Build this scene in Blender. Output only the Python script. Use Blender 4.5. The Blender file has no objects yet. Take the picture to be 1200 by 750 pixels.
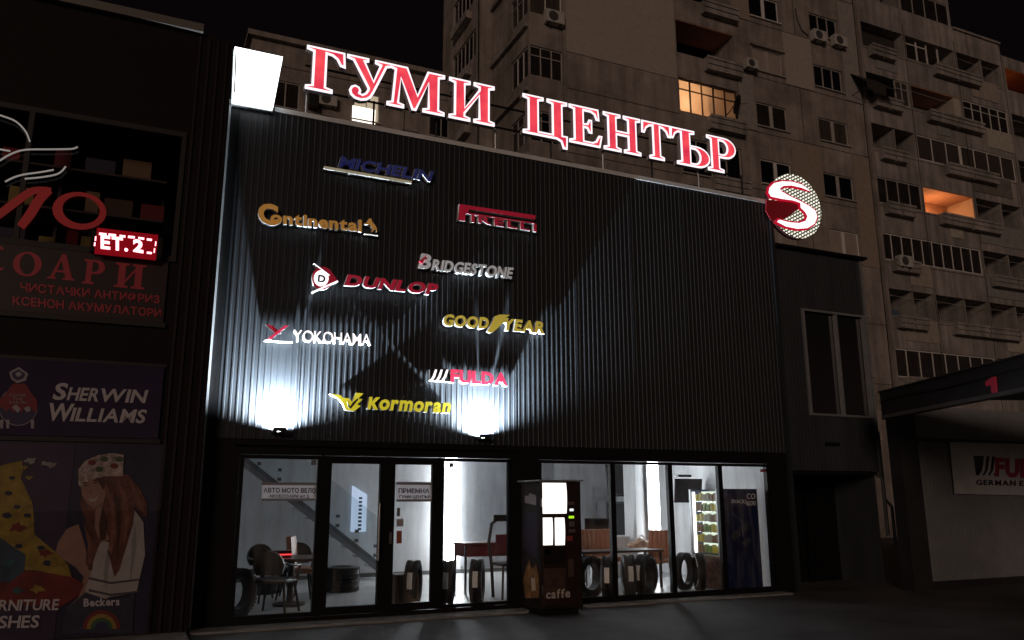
import bpy, bmesh, math, random
from mathutils import Vector, Matrix
from mathutils.geometry import tessellate_polygon
random.seed(7)
R = math.radians
sc = bpy.context.scene
COL = sc.collection

# ------------------------------------------------------------------ camera
FPX, PITCH, ROLL, YAW, DIST, EYE = 950.43, R(12.508), R(-0.1912), R(24.64), 11.511, 1.6
FW = Vector((math.sin(YAW)*math.cos(PITCH), math.cos(YAW)*math.cos(PITCH), math.sin(PITCH)))
_r = Vector((math.cos(YAW), -math.sin(YAW), 0)); _u = _r.cross(FW)
RT = math.cos(ROLL)*_r + math.sin(ROLL)*_u
UP = -math.sin(ROLL)*_r + math.cos(ROLL)*_u
EYEP = Vector((0, -DIST, EYE))
cd = bpy.data.cameras.new('camera'); cam = bpy.data.objects.new('camera', cd); COL.objects.link(cam)
cd.sensor_width = 36; cd.lens = FPX/1200*36; cd.clip_end = 600; cd.clip_start = .05
m = Matrix((RT, UP, -FW)).transposed().to_4x4(); m.translation = EYEP
cam.matrix_world = m
sc.camera = cam

# ------------------------------------------------------------------ sky, street glow, exposure
SUN_EL, SUN_AZ = R(12), R(35)            # glow of the street lamps behind and to the left
w = bpy.data.worlds.new('World'); sc.world = w; w.use_nodes = True
nt = w.node_tree; nt.nodes.clear()
out = nt.nodes.new('ShaderNodeOutputWorld')
sky = nt.nodes.new('ShaderNodeTexSky'); sky.sky_type = 'NISHITA'; sky.sun_disc = False
sky.sun_elevation = SUN_EL; sky.sun_rotation = math.pi + SUN_AZ
b1 = nt.nodes.new('ShaderNodeBackground'); b1.inputs[1].default_value = 0.00012
nt.links.new(sky.outputs[0], b1.inputs[0])
# city glow low over the horizon, black overhead
tc = nt.nodes.new('ShaderNodeTexCoord'); sx = nt.nodes.new('ShaderNodeSeparateXYZ'); nt.links.new(tc.outputs['Generated'], sx.inputs[0])
rp = nt.nodes.new('ShaderNodeValToRGB')
rp.color_ramp.elements[0].position = 0.0; rp.color_ramp.elements[0].color = (.064, .043, .035, 1)
rp.color_ramp.elements[1].position = 0.30; rp.color_ramp.elements[1].color = (.0022, .0012, .0015, 1)
nt.links.new(sx.outputs['Z'], rp.inputs[0])
b2 = nt.nodes.new('ShaderNodeBackground'); nt.links.new(rp.outputs[0], b2.inputs[0]); b2.inputs[1].default_value = 1.0
ad = nt.nodes.new('ShaderNodeAddShader'); nt.links.new(b1.outputs[0], ad.inputs[0]); nt.links.new(b2.outputs[0], ad.inputs[1])
nt.links.new(ad.outputs[0], out.inputs[0])
sl = bpy.data.lights.new('sun', 'SUN'); sl.energy = 0.54; sl.angle = R(14); sl.color = (1, .72, .56)
so = bpy.data.objects.new('sun', sl); COL.objects.link(so)
sd = Vector((math.sin(SUN_AZ)*math.cos(SUN_EL), math.cos(SUN_AZ)*math.cos(SUN_EL), -math.sin(SUN_EL)))
so.rotation_euler = sd.to_track_quat('-Z', 'Y').to_euler()
sc.view_settings.view_transform = 'Standard'; sc.view_settings.look = 'None'
sc.view_settings.exposure = 0; sc.view_settings.gamma = 1; sc.view_settings.use_curve_mapping = False
sc.render.engine = 'CYCLES'
sc.cycles.max_bounces = 6; sc.cycles.diffuse_bounces = 3; sc.cycles.glossy_bounces = 3; sc.cycles.transparent_max_bounces = 12
sc.cycles.sample_clamp_indirect = 4; sc.cycles.use_denoising = True

# ------------------------------------------------------------------ helpers
def ray(x, y):
    return ((x-600)*RT + (375-y)*UP + FPX*FW).normalized()
def P(x, y, Y=0.0):                      # point of a vertical plane parallel to the shop front
    v = ray(x, y); t = (Y+DIST)/v.y; return EYEP + t*v
def F(x, y, Y=0.0):
    q = P(x, y, Y); return (q.x, q.z)
def G(x, y, Z=0.0):                      # point of a level plane
    v = ray(x, y); t = (Z-EYE)/v.z; return EYEP + t*v

def wloc(o):
    v = Vector((0, 0, 0))
    while o: v = v + o.location; o = o.parent
    return v

MATS = {}
def mat(name, col, rough=.6, metal=0., emit=0., ecol=None, var=0., vscale=3., bump=0., bscale=40., spec=.5, stretch=(1, 1, 1)):
    if name in MATS: return MATS[name]
    M = bpy.data.materials.new(name); M.use_nodes = True; n = M.node_tree; bs = n.nodes['Principled BSDF']
    bs.inputs['Base Color'].default_value = (*col, 1); bs.inputs['Roughness'].default_value = rough
    bs.inputs['Metallic'].default_value = metal; bs.inputs['Specular IOR Level'].default_value = spec
    if emit:
        bs.inputs['Emission Color'].default_value = (*(ecol or col), 1); bs.inputs['Emission Strength'].default_value = emit
    if var or bump:
        t = n.nodes.new('ShaderNodeTexCoord'); mp = n.nodes.new('ShaderNodeMapping'); mp.inputs['Scale'].default_value = stretch
        n.links.new(t.outputs['Object'], mp.inputs[0])
    if var:
        a = n.nodes.new('ShaderNodeTexNoise'); a.inputs['Scale'].default_value = vscale; a.inputs['Detail'].default_value = 6; a.inputs['Roughness'].default_value = .65
        n.links.new(mp.outputs[0], a.inputs[0])
        r = n.nodes.new('ShaderNodeValToRGB'); r.color_ramp.elements[0].position = .3; r.color_ramp.elements[1].position = .7
        r.color_ramp.elements[0].color = (*[c*(1-var) for c in col], 1); r.color_ramp.elements[1].color = (*[min(1, c*(1+var)) for c in col], 1)
        n.links.new(a.outputs[0], r.inputs[0]); n.links.new(r.outputs[0], bs.inputs['Base Color'])
        q = n.nodes.new('ShaderNodeMapRange'); q.inputs[3].default_value = max(.02, rough-.12*min(1, var*2)); q.inputs[4].default_value = min(1, rough+.12*min(1, var*2))
        n.links.new(a.outputs[0], q.inputs[0]); n.links.new(q.outputs[0], bs.inputs['Roughness'])
    if bump:
        b = n.nodes.new('ShaderNodeTexNoise'); b.inputs['Scale'].default_value = bscale; b.inputs['Detail'].default_value = 4
        n.links.new(mp.outputs[0], b.inputs[0]); bu = n.nodes.new('ShaderNodeBump'); bu.inputs['Strength'].default_value = bump; bu.inputs['Distance'].default_value = .02
        n.links.new(b.outputs[0], bu.inputs['Height']); n.links.new(bu.outputs[0], bs.inputs['Normal'])
    MATS[name] = M; return M

def emat(name, col, s=1.):
    if name in MATS: return MATS[name]
    M = bpy.data.materials.new(name); M.use_nodes = True; n = M.node_tree; n.nodes.clear()
    o = n.nodes.new('ShaderNodeOutputMaterial'); e = n.nodes.new('ShaderNodeEmission')
    e.inputs[0].default_value = (*col, 1); e.inputs[1].default_value = s; n.links.new(e.outputs[0], o.inputs[0])
    MATS[name] = M; return M

def glassmat(name, tint=(1, 1, 1), rough=.0, dirt=.0):
    if name in MATS: return MATS[name]
    M = bpy.data.materials.new(name); M.use_nodes = True; n = M.node_tree; n.nodes.clear()
    o = n.nodes.new('ShaderNodeOutputMaterial'); t = n.nodes.new('ShaderNodeBsdfTransparent'); g = n.nodes.new('ShaderNodeBsdfGlossy')
    t.inputs[0].default_value = (*tint, 1); g.inputs['Roughness'].default_value = rough
    lw = n.nodes.new('ShaderNodeLayerWeight'); lw.inputs[0].default_value = .5
    pw = n.nodes.new('ShaderNodeMath'); pw.operation = 'POWER'; pw.inputs[1].default_value = 4.5; n.links.new(lw.outputs['Facing'], pw.inputs[0])
    f = n.nodes.new('ShaderNodeMath'); f.operation = 'MULTIPLY_ADD'; f.inputs[1].default_value = .95; f.inputs[2].default_value = .03; n.links.new(pw.outputs[0], f.inputs[0])
    x = n.nodes.new('ShaderNodeMixShader'); n.links.new(f.outputs[0], x.inputs[0]); n.links.new(t.outputs[0], x.inputs[1]); n.links.new(g.outputs[0], x.inputs[2])
    last = x
    if dirt:
        d = n.nodes.new('ShaderNodeBsdfDiffuse'); d.inputs[0].default_value = (.5, .5, .5, 1)
        c = n.nodes.new('ShaderNodeTexCoord'); mp = n.nodes.new('ShaderNodeMapping'); mp.inputs['Rotation'].default_value = (0, R(35), 0); mp.inputs['Scale'].default_value = (5, 1, .7)
        no = n.nodes.new('ShaderNodeTexNoise'); no.inputs['Scale'].default_value = 1.6; no.inputs['Detail'].default_value = 8
        n.links.new(c.outputs['Object'], mp.inputs[0]); n.links.new(mp.outputs[0], no.inputs[0])
        r = n.nodes.new('ShaderNodeMapRange'); r.inputs[1].default_value = .45; r.inputs[2].default_value = .8; r.inputs[4].default_value = dirt
        n.links.new(no.outputs[0], r.inputs[0]); y = n.nodes.new('ShaderNodeMixShader')
        n.links.new(r.outputs[0], y.inputs[0]); n.links.new(x.outputs[0], y.inputs[1]); n.links.new(d.outputs[0], y.inputs[2]); last = y
    n.links.new(last.outputs[0], o.inputs[0]); MATS[name] = M; return M

class MB:
    def __init__(s): s.v = []; s.f = []; s.sm = False
    def add(s, vs, fs):
        o = len(s.v); s.v += [tuple(q) for q in vs]; s.f += [tuple(i+o for i in f) for f in fs]; return s
    def box(s, x0, x1, y0, y1, z0, z1, xf=None, bev=0):
        if x0 > x1: x0, x1 = x1, x0
        if y0 > y1: y0, y1 = y1, y0
        if z0 > z1: z0, z1 = z1, z0
        b = min(bev, (x1-x0)*.45, (y1-y0)*.45, (z1-z0)*.45)
        if b <= 0:
            vs = [(x0,y0,z0),(x1,y0,z0),(x1,y1,z0),(x0,y1,z0),(x0,y0,z1),(x1,y0,z1),(x1,y1,z1),(x0,y1,z1)]
            fs = [(0,3,2,1),(4,5,6,7),(0,1,5,4),(1,2,6,5),(2,3,7,6),(3,0,4,7)]
        else:
            bm = bmesh.new(); bmesh.ops.create_cube(bm, size=1)
            for q in bm.verts: q.co = Vector(((x0+x1)/2+q.co.x*(x1-x0), (y0+y1)/2+q.co.y*(y1-y0), (z0+z1)/2+q.co.z*(z1-z0)))
            bmesh.ops.bevel(bm, geom=bm.edges[:], offset=b, segments=2, affect='EDGES', profile=.6)
            vs = [q.co[:] for q in bm.verts]; fs = [[q.index for q in f.verts] for f in bm.faces]; bm.free()
        if xf: vs = [xf(*q) for q in vs]
        return s.add(vs, fs)
    def quad(s, a, b, c, d): return s.add([a, b, c, d], [(0, 1, 2, 3)])
    def tube(s, pts, r, n=8, closed=False):
        pts = [Vector(q) for q in pts]; rs = r if isinstance(r, (list, tuple)) else [r]*len(pts)
        vs = []; fs = []; N = len(pts); prev = None
        for i, q in enumerate(pts):
            a = pts[(i-1) % N] if (closed or i) else q; b = pts[(i+1) % N] if (closed or i < N-1) else q
            t = (b-a).normalized() if (b-a).length > 1e-9 else Vector((0, 0, 1))
            if prev is None:
                ref = Vector((0, 0, 1)) if abs(t.z) < .9 else Vector((1, 0, 0)); e = t.cross(ref).normalized()
            else:
                e = (prev - prev.dot(t)*t).normalized()
            prev = e; g = t.cross(e)
            for k in range(n):
                an = 2*math.pi*k/n; vs.append(q + rs[i]*(math.cos(an)*e + math.sin(an)*g))
        for i in range(N if closed else N-1):
            j = (i+1) % N
            for k in range(n):
                fs.append((i*n+k, i*n+(k+1) % n, j*n+(k+1) % n, j*n+k))
        if not closed:
            fs.append(tuple(range(n))[::-1]); fs.append(tuple((N-1)*n+k for k in range(n)))
        return s.add(vs, fs)
    def lathe(s, prof, n=32, xf=None, closed=False):      # profile (r, h) round local Z
        vs = []; fs = []; m_ = len(prof)
        for k in range(n):
            a = 2*math.pi*k/n
            vs += [(r*math.cos(a), r*math.sin(a), h) for r, h in prof]
        for k in range(n):
            j = (k+1) % n
            for i in range(m_ if closed else m_-1):
                i2 = (i+1) % m_
                fs.append((k*m_+i, j*m_+i, j*m_+i2, k*m_+i2))
        if not closed:
            if prof[0][0] > 1e-6: fs.append(tuple(k*m_ for k in range(n))[::-1])
            if prof[-1][0] > 1e-6: fs.append(tuple(k*m_+m_-1 for k in range(n)))
        if xf: vs = [xf(*q) for q in vs]
        return s.add(vs, fs)
    def shape(s, loops, xf, depth):                        # 2-D loops (u, v), first outer then holes; xf(u, v, d)
        flat = [q for l in loops for q in l]
        tris = tessellate_polygon([[Vector((a, b, 0)) for a, b in l] for l in loops])
        n = len(flat)
        vs = [xf(u, v, 0) for u, v in flat] + [xf(u, v, depth) for u, v in flat]
        fs = [tuple(t) for t in tris] + [tuple(n+i for i in t[::-1]) for t in tris]
        o = 0
        for l in loops:
            k = len(l)
            for i in range(k):
                j = (i+1) % k; fs.append((o+i, o+j, n+o+j, n+o+i))
            o += k
        return s.add(vs, fs)
    def build(s, name, m_, parent=None, smooth=False, label=None, cat=None, group=None, kind=None, at=None):
        me = bpy.data.meshes.new(name); off = Vector((0, 0, 0)); loc = Vector((0, 0, 0))
        if parent: off = wloc(parent)
        elif at is not None: off = Vector(at); loc = off
        me.from_pydata([(x-off.x, y-off.y, z-off.z) for x, y, z in s.v], [], s.f)
        bm = bmesh.new(); bm.from_mesh(me); bmesh.ops.recalc_face_normals(bm, faces=bm.faces); bm.to_mesh(me); bm.free()
        if isinstance(m_, list):
            for q in m_: me.materials.append(q)
        else: me.materials.append(m_)
        if smooth:
            for q in me.polygons: q.use_smooth = True
            try: me.set_sharp_from_angle(angle=R(40))
            except Exception: pass
        o = bpy.data.objects.new(name, me); COL.objects.link(o); o.location = loc
        if parent: o.parent = parent
        tag(o, label, cat, group, kind)
        return o

def tag(o, label=None, cat=None, group=None, kind=None):
    if label: o['label'] = label
    if cat: o['category'] = cat
    if group: o['group'] = group
    if kind: o['kind'] = kind
    return o
def thing(name, label, cat, loc=(0, 0, 0), group=None):
    o = bpy.data.objects.new(name, None); COL.objects.link(o); o.location = loc; o.empty_display_size = .2
    return tag(o, label, cat, group)
def dup(root, loc, rz, label=None, group=None):
    r_ = root.copy(); COL.objects.link(r_); r_.location = loc; r_.rotation_euler = (0, 0, rz)
    if label: r_['label'] = label
    if group: r_['group'] = group
    for ch in list(root.children):
        c = ch.copy(); COL.objects.link(c); c.parent = r_
        for g in ch.children:
            d = g.copy(); COL.objects.link(d); d.parent = c
    return r_
def bx(name, m_, parent, *a, bev=0, **k): return MB().box(*a, bev=bev).build(name, m_, parent, **k)
def plane_xf(Y): return lambda u, v, d: (u, Y+d, v)        # d grows away from the viewer

# text: one mesh per character of the built-in typeface
_glyph = {}
def glyph(ch, bold):
    key = (ch, bold)
    if key in _glyph: return _glyph[key]
    c = bpy.data.curves.new('t', 'FONT'); c.body = ch; c.size = 1; c.extrude = .5; c.offset = bold; c.resolution_u = 3
    o = bpy.data.objects.new('t', c); COL.objects.link(o)
    dg = bpy.context.evaluated_depsgraph_get(); me = bpy.data.meshes.new_from_object(o.evaluated_get(dg))
    vs = [q.co[:] for q in me.vertices]; fs = [tuple(q.vertices) for q in me.polygons]
    bpy.data.objects.remove(o); bpy.data.curves.remove(c); bpy.data.meshes.remove(me)
    x0 = min(q[0] for q in vs); x1 = max(q[0] for q in vs)
    wd = x1-x0
    if bold:
        g0 = glyph(ch, 0.); sh = g0[3]-bold; x0 = sh; wd = g0[2]+2*bold
    _glyph[key] = ([(q[0]-x0, q[1], q[2]+.5) for q in vs], fs, wd, x0); return _glyph[key]
def caph(bold): return max(q[1] for q in glyph('H', 0.)[0])+bold
def lettering(parent, s, lp, rp_, hl, hr, Y, depth, m_, shear=0., bold=.02, gap=.09, name='letter', each=True, big=None, mats=None, label=None, plane=None):
    """s runs along the baseline from pixel lp to pixel rp_ on the plane Y; hl, hr cap heights in pixels."""
    PF = plane or (lambda x, y: P(x, y, Y))
    A = PF(*lp); B = PF(*rp_); HA = PF(lp[0], lp[1]-hl)-A; HB = PF(rp_[0], rp_[1]-hr)-B
    nrm = (B-A).cross(Vector((0, 0, 1))).normalized()     # towards the viewer
    pos = []; x = 0
    sizes = big or {}
    for i, ch in enumerate(s):
        k = sizes.get(i, 1.)
        if ch == ' ': x += .28; continue
        g = glyph(ch, bold); pos.append((i, ch, x, k)); x += g[2]*k+gap
    tot = x-gap; C = caph(bold); objs = []; allb = MB()
    for i, ch, x0, k in pos:
        vs, fs, wd, _x = glyph(ch, bold); mb = MB() if each else allb
        o = []
        for u, v, d in vs:
            t = (x0+u*k)/tot; hv = HA.lerp(HB, min(max(t, 0), 1))
            q = A.lerp(B, t)+hv*(v*k/C)+(B-A).normalized()*(shear*hv.length*v*k/C)+nrm*(d*depth)
            o.append(q)
        mb.add(o, fs)
        if each: objs.append(mb.build(name, (mats or {}).get(i, m_), parent, label=label))
    if not each: objs.append(allb.build(name, m_, parent, label=label))
    return objs

def opening_wall(u0, u1, z0, z1, ops, xf, depth, back=True):
    """wall sheet with rectangular openings, reveals of the given depth; xf(u, d, z) -> world"""
    us = sorted({u0, u1, *[o[0] for o in ops], *[o[1] for o in ops]}); zs = sorted({z0, z1, *[o[2] for o in ops], *[o[3] for o in ops]})
    mb = MB()
    for a, b in zip(us, us[1:]):
        for c, d in zip(zs, zs[1:]):
            mu, mz = (a+b)/2, (c+d)/2
            if mu < u0 or mu > u1 or mz < z0 or mz > z1: continue
            if any(o[0] < mu < o[1] and o[2] < mz < o[3] for o in ops): continue
            mb.quad(xf(a, 0, c), xf(b, 0, c), xf(b, 0, d), xf(a, 0, d))
    for o in ops:
        a, b, c, d = o[:4]; dp = o[4] if len(o) > 4 else depth
        mb.quad(xf(a,0,c), xf(a,dp,c), xf(a,dp,d), xf(a,0,d)); mb.quad(xf(b,0,c), xf(b,dp,c), xf(b,dp,d), xf(b,0,d))
        mb.quad(xf(a,0,c), xf(b,0,c), xf(b,dp,c), xf(a,dp,c)); mb.quad(xf(a,0,d), xf(b,0,d), xf(b,dp,d), xf(a,dp,d))
        if back and dp > .6: mb.quad(xf(a,dp,c), xf(b,dp,c), xf(b,dp,d), xf(a,dp,d))
    return mb

# ------------------------------------------------------------------ materials
asphalt = mat('asphalt', (.074, .071, .070), .72, var=.55, vscale=.9, bump=.6, bscale=90)
paving = mat('pavement_concrete', (.2, .195, .19), .8, var=.3, vscale=4, bump=.3, bscale=60)
clad = mat('painted_steel_cladding', (.020, .0235, .029), .46, var=.15, vscale=2, spec=.35, stretch=(1, 1, .15))
clad2 = mat('fine_steel_cladding', (.036, .041, .047), .5, spec=.3, var=.25, vscale=2, stretch=(1, 1, .15))
blackal = mat('black_aluminium', (.0045, .0045, .005), .45, var=.15, vscale=3, spec=.25)
darkpan = mat('dark_panel', (.005, .0045, .005), .6, var=.3, vscale=2, spec=.2)
alum = mat('grey_aluminium', (.34, .36, .38), .4, metal=.6, var=.15, vscale=5)
steel = mat('steel', (.6, .6, .62), .25, metal=1.)
glass = glassmat('clear_glass', (.97, .98, .98), 0, .10)
darkglass = mat('dark_window_glass', (.006, .006, .007), .08, spec=.6)
plaster = mat('interior_plaster', (.66, .67, .69), .75, var=.10, vscale=1.2)
floor_m = mat('grey_floor_tile', (.42, .42, .42), .35, var=.14, vscale=2)
rubber = mat('rubber', (.014, .014, .015), .62, bump=.3, bscale=60)
paper = mat('paper_white', (.75, .75, .74), .7)
ink = mat('black_ink', (.015, .012, .014), .6)
redink = mat('dark_red_ink', (.20, .012, .03), .6)
yellow = mat('yellow_paper', (.7, .62, .05), .6)

film = bpy.data.materials.new('white_film'); film.use_nodes = True; n = film.node_tree; n.nodes.clear()
o_ = n.nodes.new('ShaderNodeOutputMaterial'); d_ = n.nodes.new('ShaderNodeBsdfDiffuse'); t_ = n.nodes.new('ShaderNodeBsdfTranslucent'); x_ = n.nodes.new('ShaderNodeMixShader')
d_.inputs[0].default_value = (.7, .68, .7, 1); t_.inputs[0].default_value = (.9, .87, .9, 1); x_.inputs[0].default_value = .75
n.links.new(d_.outputs[0], x_.inputs[1]); n.links.new(t_.outputs[0], x_.inputs[2]); n.links.new(x_.outputs[0], o_.inputs[0])
# ------------------------------------------------------------------ ground
gb = MB(); gb.quad((-150, -150, 0), (250, -150, 0), (250, 250, 0), (-150, 250, 0)); gb.build('ground', asphalt, kind='structure')
pv = MB()
a = G(223, 741.5); pv.box(.78, 5.33, -.42, -.02, .004, .035, bev=.008); pv.box(5.36, 10.42, -.30, -.02, .004, .035, bev=.008)
pv.box(-7, .74, -1.05, -.2, .004, .05, bev=.01)
pv.build('pavement', paving, kind='structure')

# ------------------------------------------------------------------ the shop
X0, X1, ZT = .80, 10.82, 7.24
shop = thing('shop_building', 'black ribbed metal shop with glass front, lit inside, lettered brand-style signs all over it', 'shop', ((X0+X1)/2, 2.5, 0))
shop['label'] = 'two storey shop clad in black ribbed metal with a lit glass front'
WA = (1.27, 5.28, .08, 2.22)             # left glazed opening: panes and doors
WB = (5.74, 10.36, .08, 2.22)            # right glazed opening
opening_wall(X0+.02, X1, 0, ZT-.02, [WA, WB], lambda u, d, z: (u, .02+d, z), .16).build('front_wall', darkpan, shop)
# ribbed cladding
def ribbed(x0, x1, z0, z1, y, pitch=.086, h=.0045, a=.34, xf=None):
    mb = MB(); pts = []; x = x0
    while x < x1-1e-6:
        for fx, fy in ((0, 0), (.60, 0), (.68, -h), (.90, -h), (.97, 0)):
            if x+fx*pitch <= x1: pts.append((x+fx*pitch, y+fy))
        x += pitch
    pts.append((x1, y))
    vs = [(px, py, z) for px, py in pts for z in (z0, z1)]
    return mb.add(vs, [(2*i, 2*i+2, 2*i+3, 2*i+1) for i in range(len(pts)-1)])
ribbed(X0+.14, X1-.06, 2.42, ZT-.03, -.005).build('ribbed_cladding', clad, shop)
bx('corner_profile', MATS.get('trim_pale') or mat('trim_pale', (.66, .69, .72), .5, var=.1, vscale=5), shop, X0-.016, X0+.011, -.06, .04, 0, ZT+.02)
bx('corner_profile', blackal, shop, X0+.012, X0+.13, -.02, .01, 0, ZT-.03)
bx('corner_profile', clad, shop, X1-.06, X1+.02, -.05, .16, 0, ZT-.03)
bx('roof_trim', mat('trim_pale', (.66, .69, .72), .5, var=.1, vscale=5), shop, 1.42, X1+.04, -.022, .14, ZT-.02, ZT+.055)
bx('roof', darkpan, shop, X0+.03, X1-.02, .15, 9, ZT-.2, ZT-.05)
bx('rear_wall', darkpan, shop, X0+.03, X1-.02, 9.01, 9.2, 0, ZT-.06)
bx('side_wall', darkpan, shop, X0-.1, X0+.0, .05, 9, 0, ZT-.06)
bx('side_wall', darkpan, shop, X1-.1, X1-.003, .19, 9, 0, ZT-.06)
sm_ = MB(); x_ = X0+.14+.086*12
while x_ < X1-.3:
    sm_.box(x_, x_+.022, -.0115, -.0055, 2.42, ZT-.03); x_ += .086*13
sm_.build('sheet_seam', clad, shop)
bx('door_canopy', blackal, shop, 1.18, 5.36, -.075, .018, 2.335, 2.365)
# room inside
RY, RX0, RX1 = 5.6, .95, 10.62
bx('interior_floor', floor_m, shop, RX0, RX1, .19, RY, .02, .06)
bx('interior_ceiling', plaster, shop, RX0, RX1, .19, RY, 2.95, 3.0)
bx('interior_wall', plaster, shop, RX0, RX1, RY, RY+.1, .06, 2.95)
bx('interior_wall', plaster, shop, RX0-.05, RX0-.004, .19, RY, .06, 2.95)
bx('interior_wall', plaster, shop, RX1+.004, RX1+.05, .19, RY, .06, 2.95)
bx('skirting', mat('skirting', (.12, .12, .12), .5), shop, RX0, 8.9, RY-.02, RY-.003, .06, .14)

# glazed openings: frames, panes, doors
GY = .06
def fixed_window(x0, x1, z0, z1, fr=.05):
    mb = MB()
    mb.box(x0, x1, GY-.03, GY+.05, z1-fr, z1); mb.box(x0, x1, GY-.03, GY+.05, z0, z0+fr)
    mb.box(x0, x0+fr, GY-.028, GY+.048, z0+fr, z1-fr); mb.box(x1-fr, x1, GY-.028, GY+.048, z0+fr, z1-fr)
    w_ = mb.build('window', blackal, shop)
    bx('pane', glass, w_, x0+fr, x1-fr, GY+.004, GY+.010, z0+fr, z1-fr)
    return w_
winA = fixed_window(1.28, 2.37, .09, 2.21)
winD = fixed_window(4.13, 5.27, .09, 2.21, .045)
XS = [5.75, 7.09, 8.22, 9.27, 10.35]
wins = [fixed_window(a, b, .07, 2.21, .045) for a, b in zip(XS, XS[1:])]
for x_, w_ in ((2.39, .019), (4.115, .014), (3.32, .009)): bx('mullion', blackal, shop, x_-w_, x_+w_, GY-.034, GY+.052, .085, 2.215)
def door(x0, x1, name='door'):
    fr = .10; z0, z1 = .09, 2.21; mb = MB()
    mb.box(x0, x1, GY-.04, GY+.05, z1-fr, z1); mb.box(x0, x1, GY-.04, GY+.05, z0, z0+fr)
    mb.box(x0, x0+fr, GY-.038, GY+.048, z0+fr, z1-fr); mb.box(x1-fr, x1, GY-.038, GY+.048, z0+fr, z1-fr)
    d = mb.build(name, blackal, shop)
    bx('pane', glass, d, x0+fr, x1-fr, GY+.004, GY+.010, z0+fr, z1-fr)
    return d
door1 = door(2.41, 3.31); door2 = door(3.33, 4.10)
hb = MB(); hx = F(443, 625)[0]
hb.tube([(hx, GY-.11, .78), (hx, GY-.11, 1.56)], .016, 10)
for z in (.86, 1.48): hb.tube([(hx, GY-.11, z), (hx, GY-.04, z)], .01, 8)
hb.build('handle', steel, door1, smooth=True)
hb = MB(); hb.box(3.36, 3.40, GY-.06, GY-.041, 1.0, 1.16); hb.build('lock', steel, door2)
def sticker(parent, px, mt, name='sticker', y=GY-.004, t=.002):
    a, b = F(px[0], px[3], y), F(px[2], px[1], y)
    return MB().box(a[0], b[0], y-t, y, a[1], b[1]).build(name, mt, parent)
# lettered strips on the glass
sticker(winA, (306.5, 566, 371, 587), film, 'lettered_strip')
sticker(winA, (306.5, 565.5, 371, 568.5), mat('grey_pattern', (.2, .2, .22), .6), 'strip_border', GY-.0075)
sticker(winA, (306.5, 584, 371, 587), MATS['grey_pattern'], 'strip_border', GY-.0075)
lettering(winA, 'АВТО МОТО ВЕЛО', (309, 577), (370, 577.6), 5.2, 5.2, GY-.008, .002, ink, bold=.03, each=False, name='lettering')
lettering(winA, 'АКСЕСОАРИ ет.2', (315, 583), (362, 583.4), 3.4, 3.4, GY-.008, .002, ink, bold=.03, each=False, name='lettering')
sticker(door2, (464.5, 565, 507, 588), film, 'lettered_strip')
sticker(door2, (464.5, 565, 507, 568), MATS['grey_pattern'], 'strip_border', GY-.0075)
sticker(door2, (464.5, 585, 507, 588), MATS['grey_pattern'], 'strip_border', GY-.0075)
lettering(door2, 'ПРИЕМНА', (467, 577.5), (503, 578), 5, 5, GY-.008, .002, ink, bold=.03, each=False, name='lettering')
lettering(door2, 'ГУМИ ЦЕНТЪР', (468, 583.6), (504, 584), 3.2, 3.2, GY-.008, .002, ink, bold=.03, each=False, name='lettering')
sticker(winA, (364.5, 539, 371, 545), mat('grey_sticker', (.14, .14, .14), .6))
sticker(winD, (526, 542, 531.5, 548), MATS['grey_sticker'])
sticker(wins[3], (891, 550, 899, 553), redink)
sticker(door2, (465, 595, 469, 605), MATS['grey_sticker']); sticker(door2, (464.5, 608, 473, 617), mat('pale_card', (.35, .33, .33), .6))
sticker(door2, (464.5, 622, 471, 637), mat('orange_card', (.28, .08, .04), .6))

# lower annex on the right: fine cladding, tall window, dark recess
AX0, AX1, AY, AZ = 10.87, 13.27, .18, 6.42
wx0, wx1 = F(944, 420, AY)[0], F(1016, 420, AY)[0]; wz0, wz1 = 3.20, 5.20
annex = thing('annex_building', 'narrow grey ribbed metal annex with a tall dark window, right of the black shop', 'annex', ((AX0+AX1)/2, 2.5, 0))
mb = opening_wall(AX0, AX1, 2.12, AZ, [(wx0, wx1, wz0, wz1, .12)], lambda u, d, z: (u, AY+d, z), .12); mb.build('cladding_wall', clad2, annex)
rb = MB(); x = AX0+.05
while x < AX1-.06:
    if x < wx0-.04 or x > wx1+.03: rb.box(x, x+.03, AY-.018, AY+.001, 2.12, AZ-.02)
    else:
        rb.box(x, x+.03, AY-.018, AY+.001, 2.12, wz0-.06); rb.box(x, x+.03, AY-.018, AY+.001, wz1+.06, AZ-.02)
    x += .085
rb.build('cladding_rib', clad2, annex, kind=None)
f_ = MB(); t = .045
f_.box(wx0-.02, wx1+.02, AY-.03, AY+.05, wz1, wz1+t); f_.box(wx0-.02, wx1+.02, AY-.03, AY+.05, wz0-t, wz0)
f_.box(wx0-.02, wx0+t, AY-.028, AY+.05, wz0, wz1); f_.box(wx1-t, wx1+.02, AY-.028, AY+.05, wz0, wz1)
xm = F(983, 420, AY)[0]; f_.box(xm-.025, xm+.025, AY-.028, AY+.05, wz0, wz1)
aw = f_.build('window', alum, annex); bx('pane', darkglass, aw, wx0+.02, wx1-.02, AY+.06, AY+.07, wz0, wz1)
bx('corner_profile', alum, annex, AX1, AX1+.05, AY-.03, AY+.1, 2.0, AZ)
bx('roof', darkpan, annex, AX0-.03, AX1+.12, AY-.12, 8, AZ+.004, AZ+.055)
bx('side_wall', clad2, annex, AX1-.06, AX1-.004, AY+.12, 8, 0, AZ)
bx('soffit', darkpan, annex, AX0, AX1-.07, AY+.005, 1.6, 2.05, 2.115)
bx('rear_wall', mat('recess_black', (.003, .0028, .003), .7, spec=.15), annex, AX0, AX1-.07, 1.3, 1.4, 0, 2.04)
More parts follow.
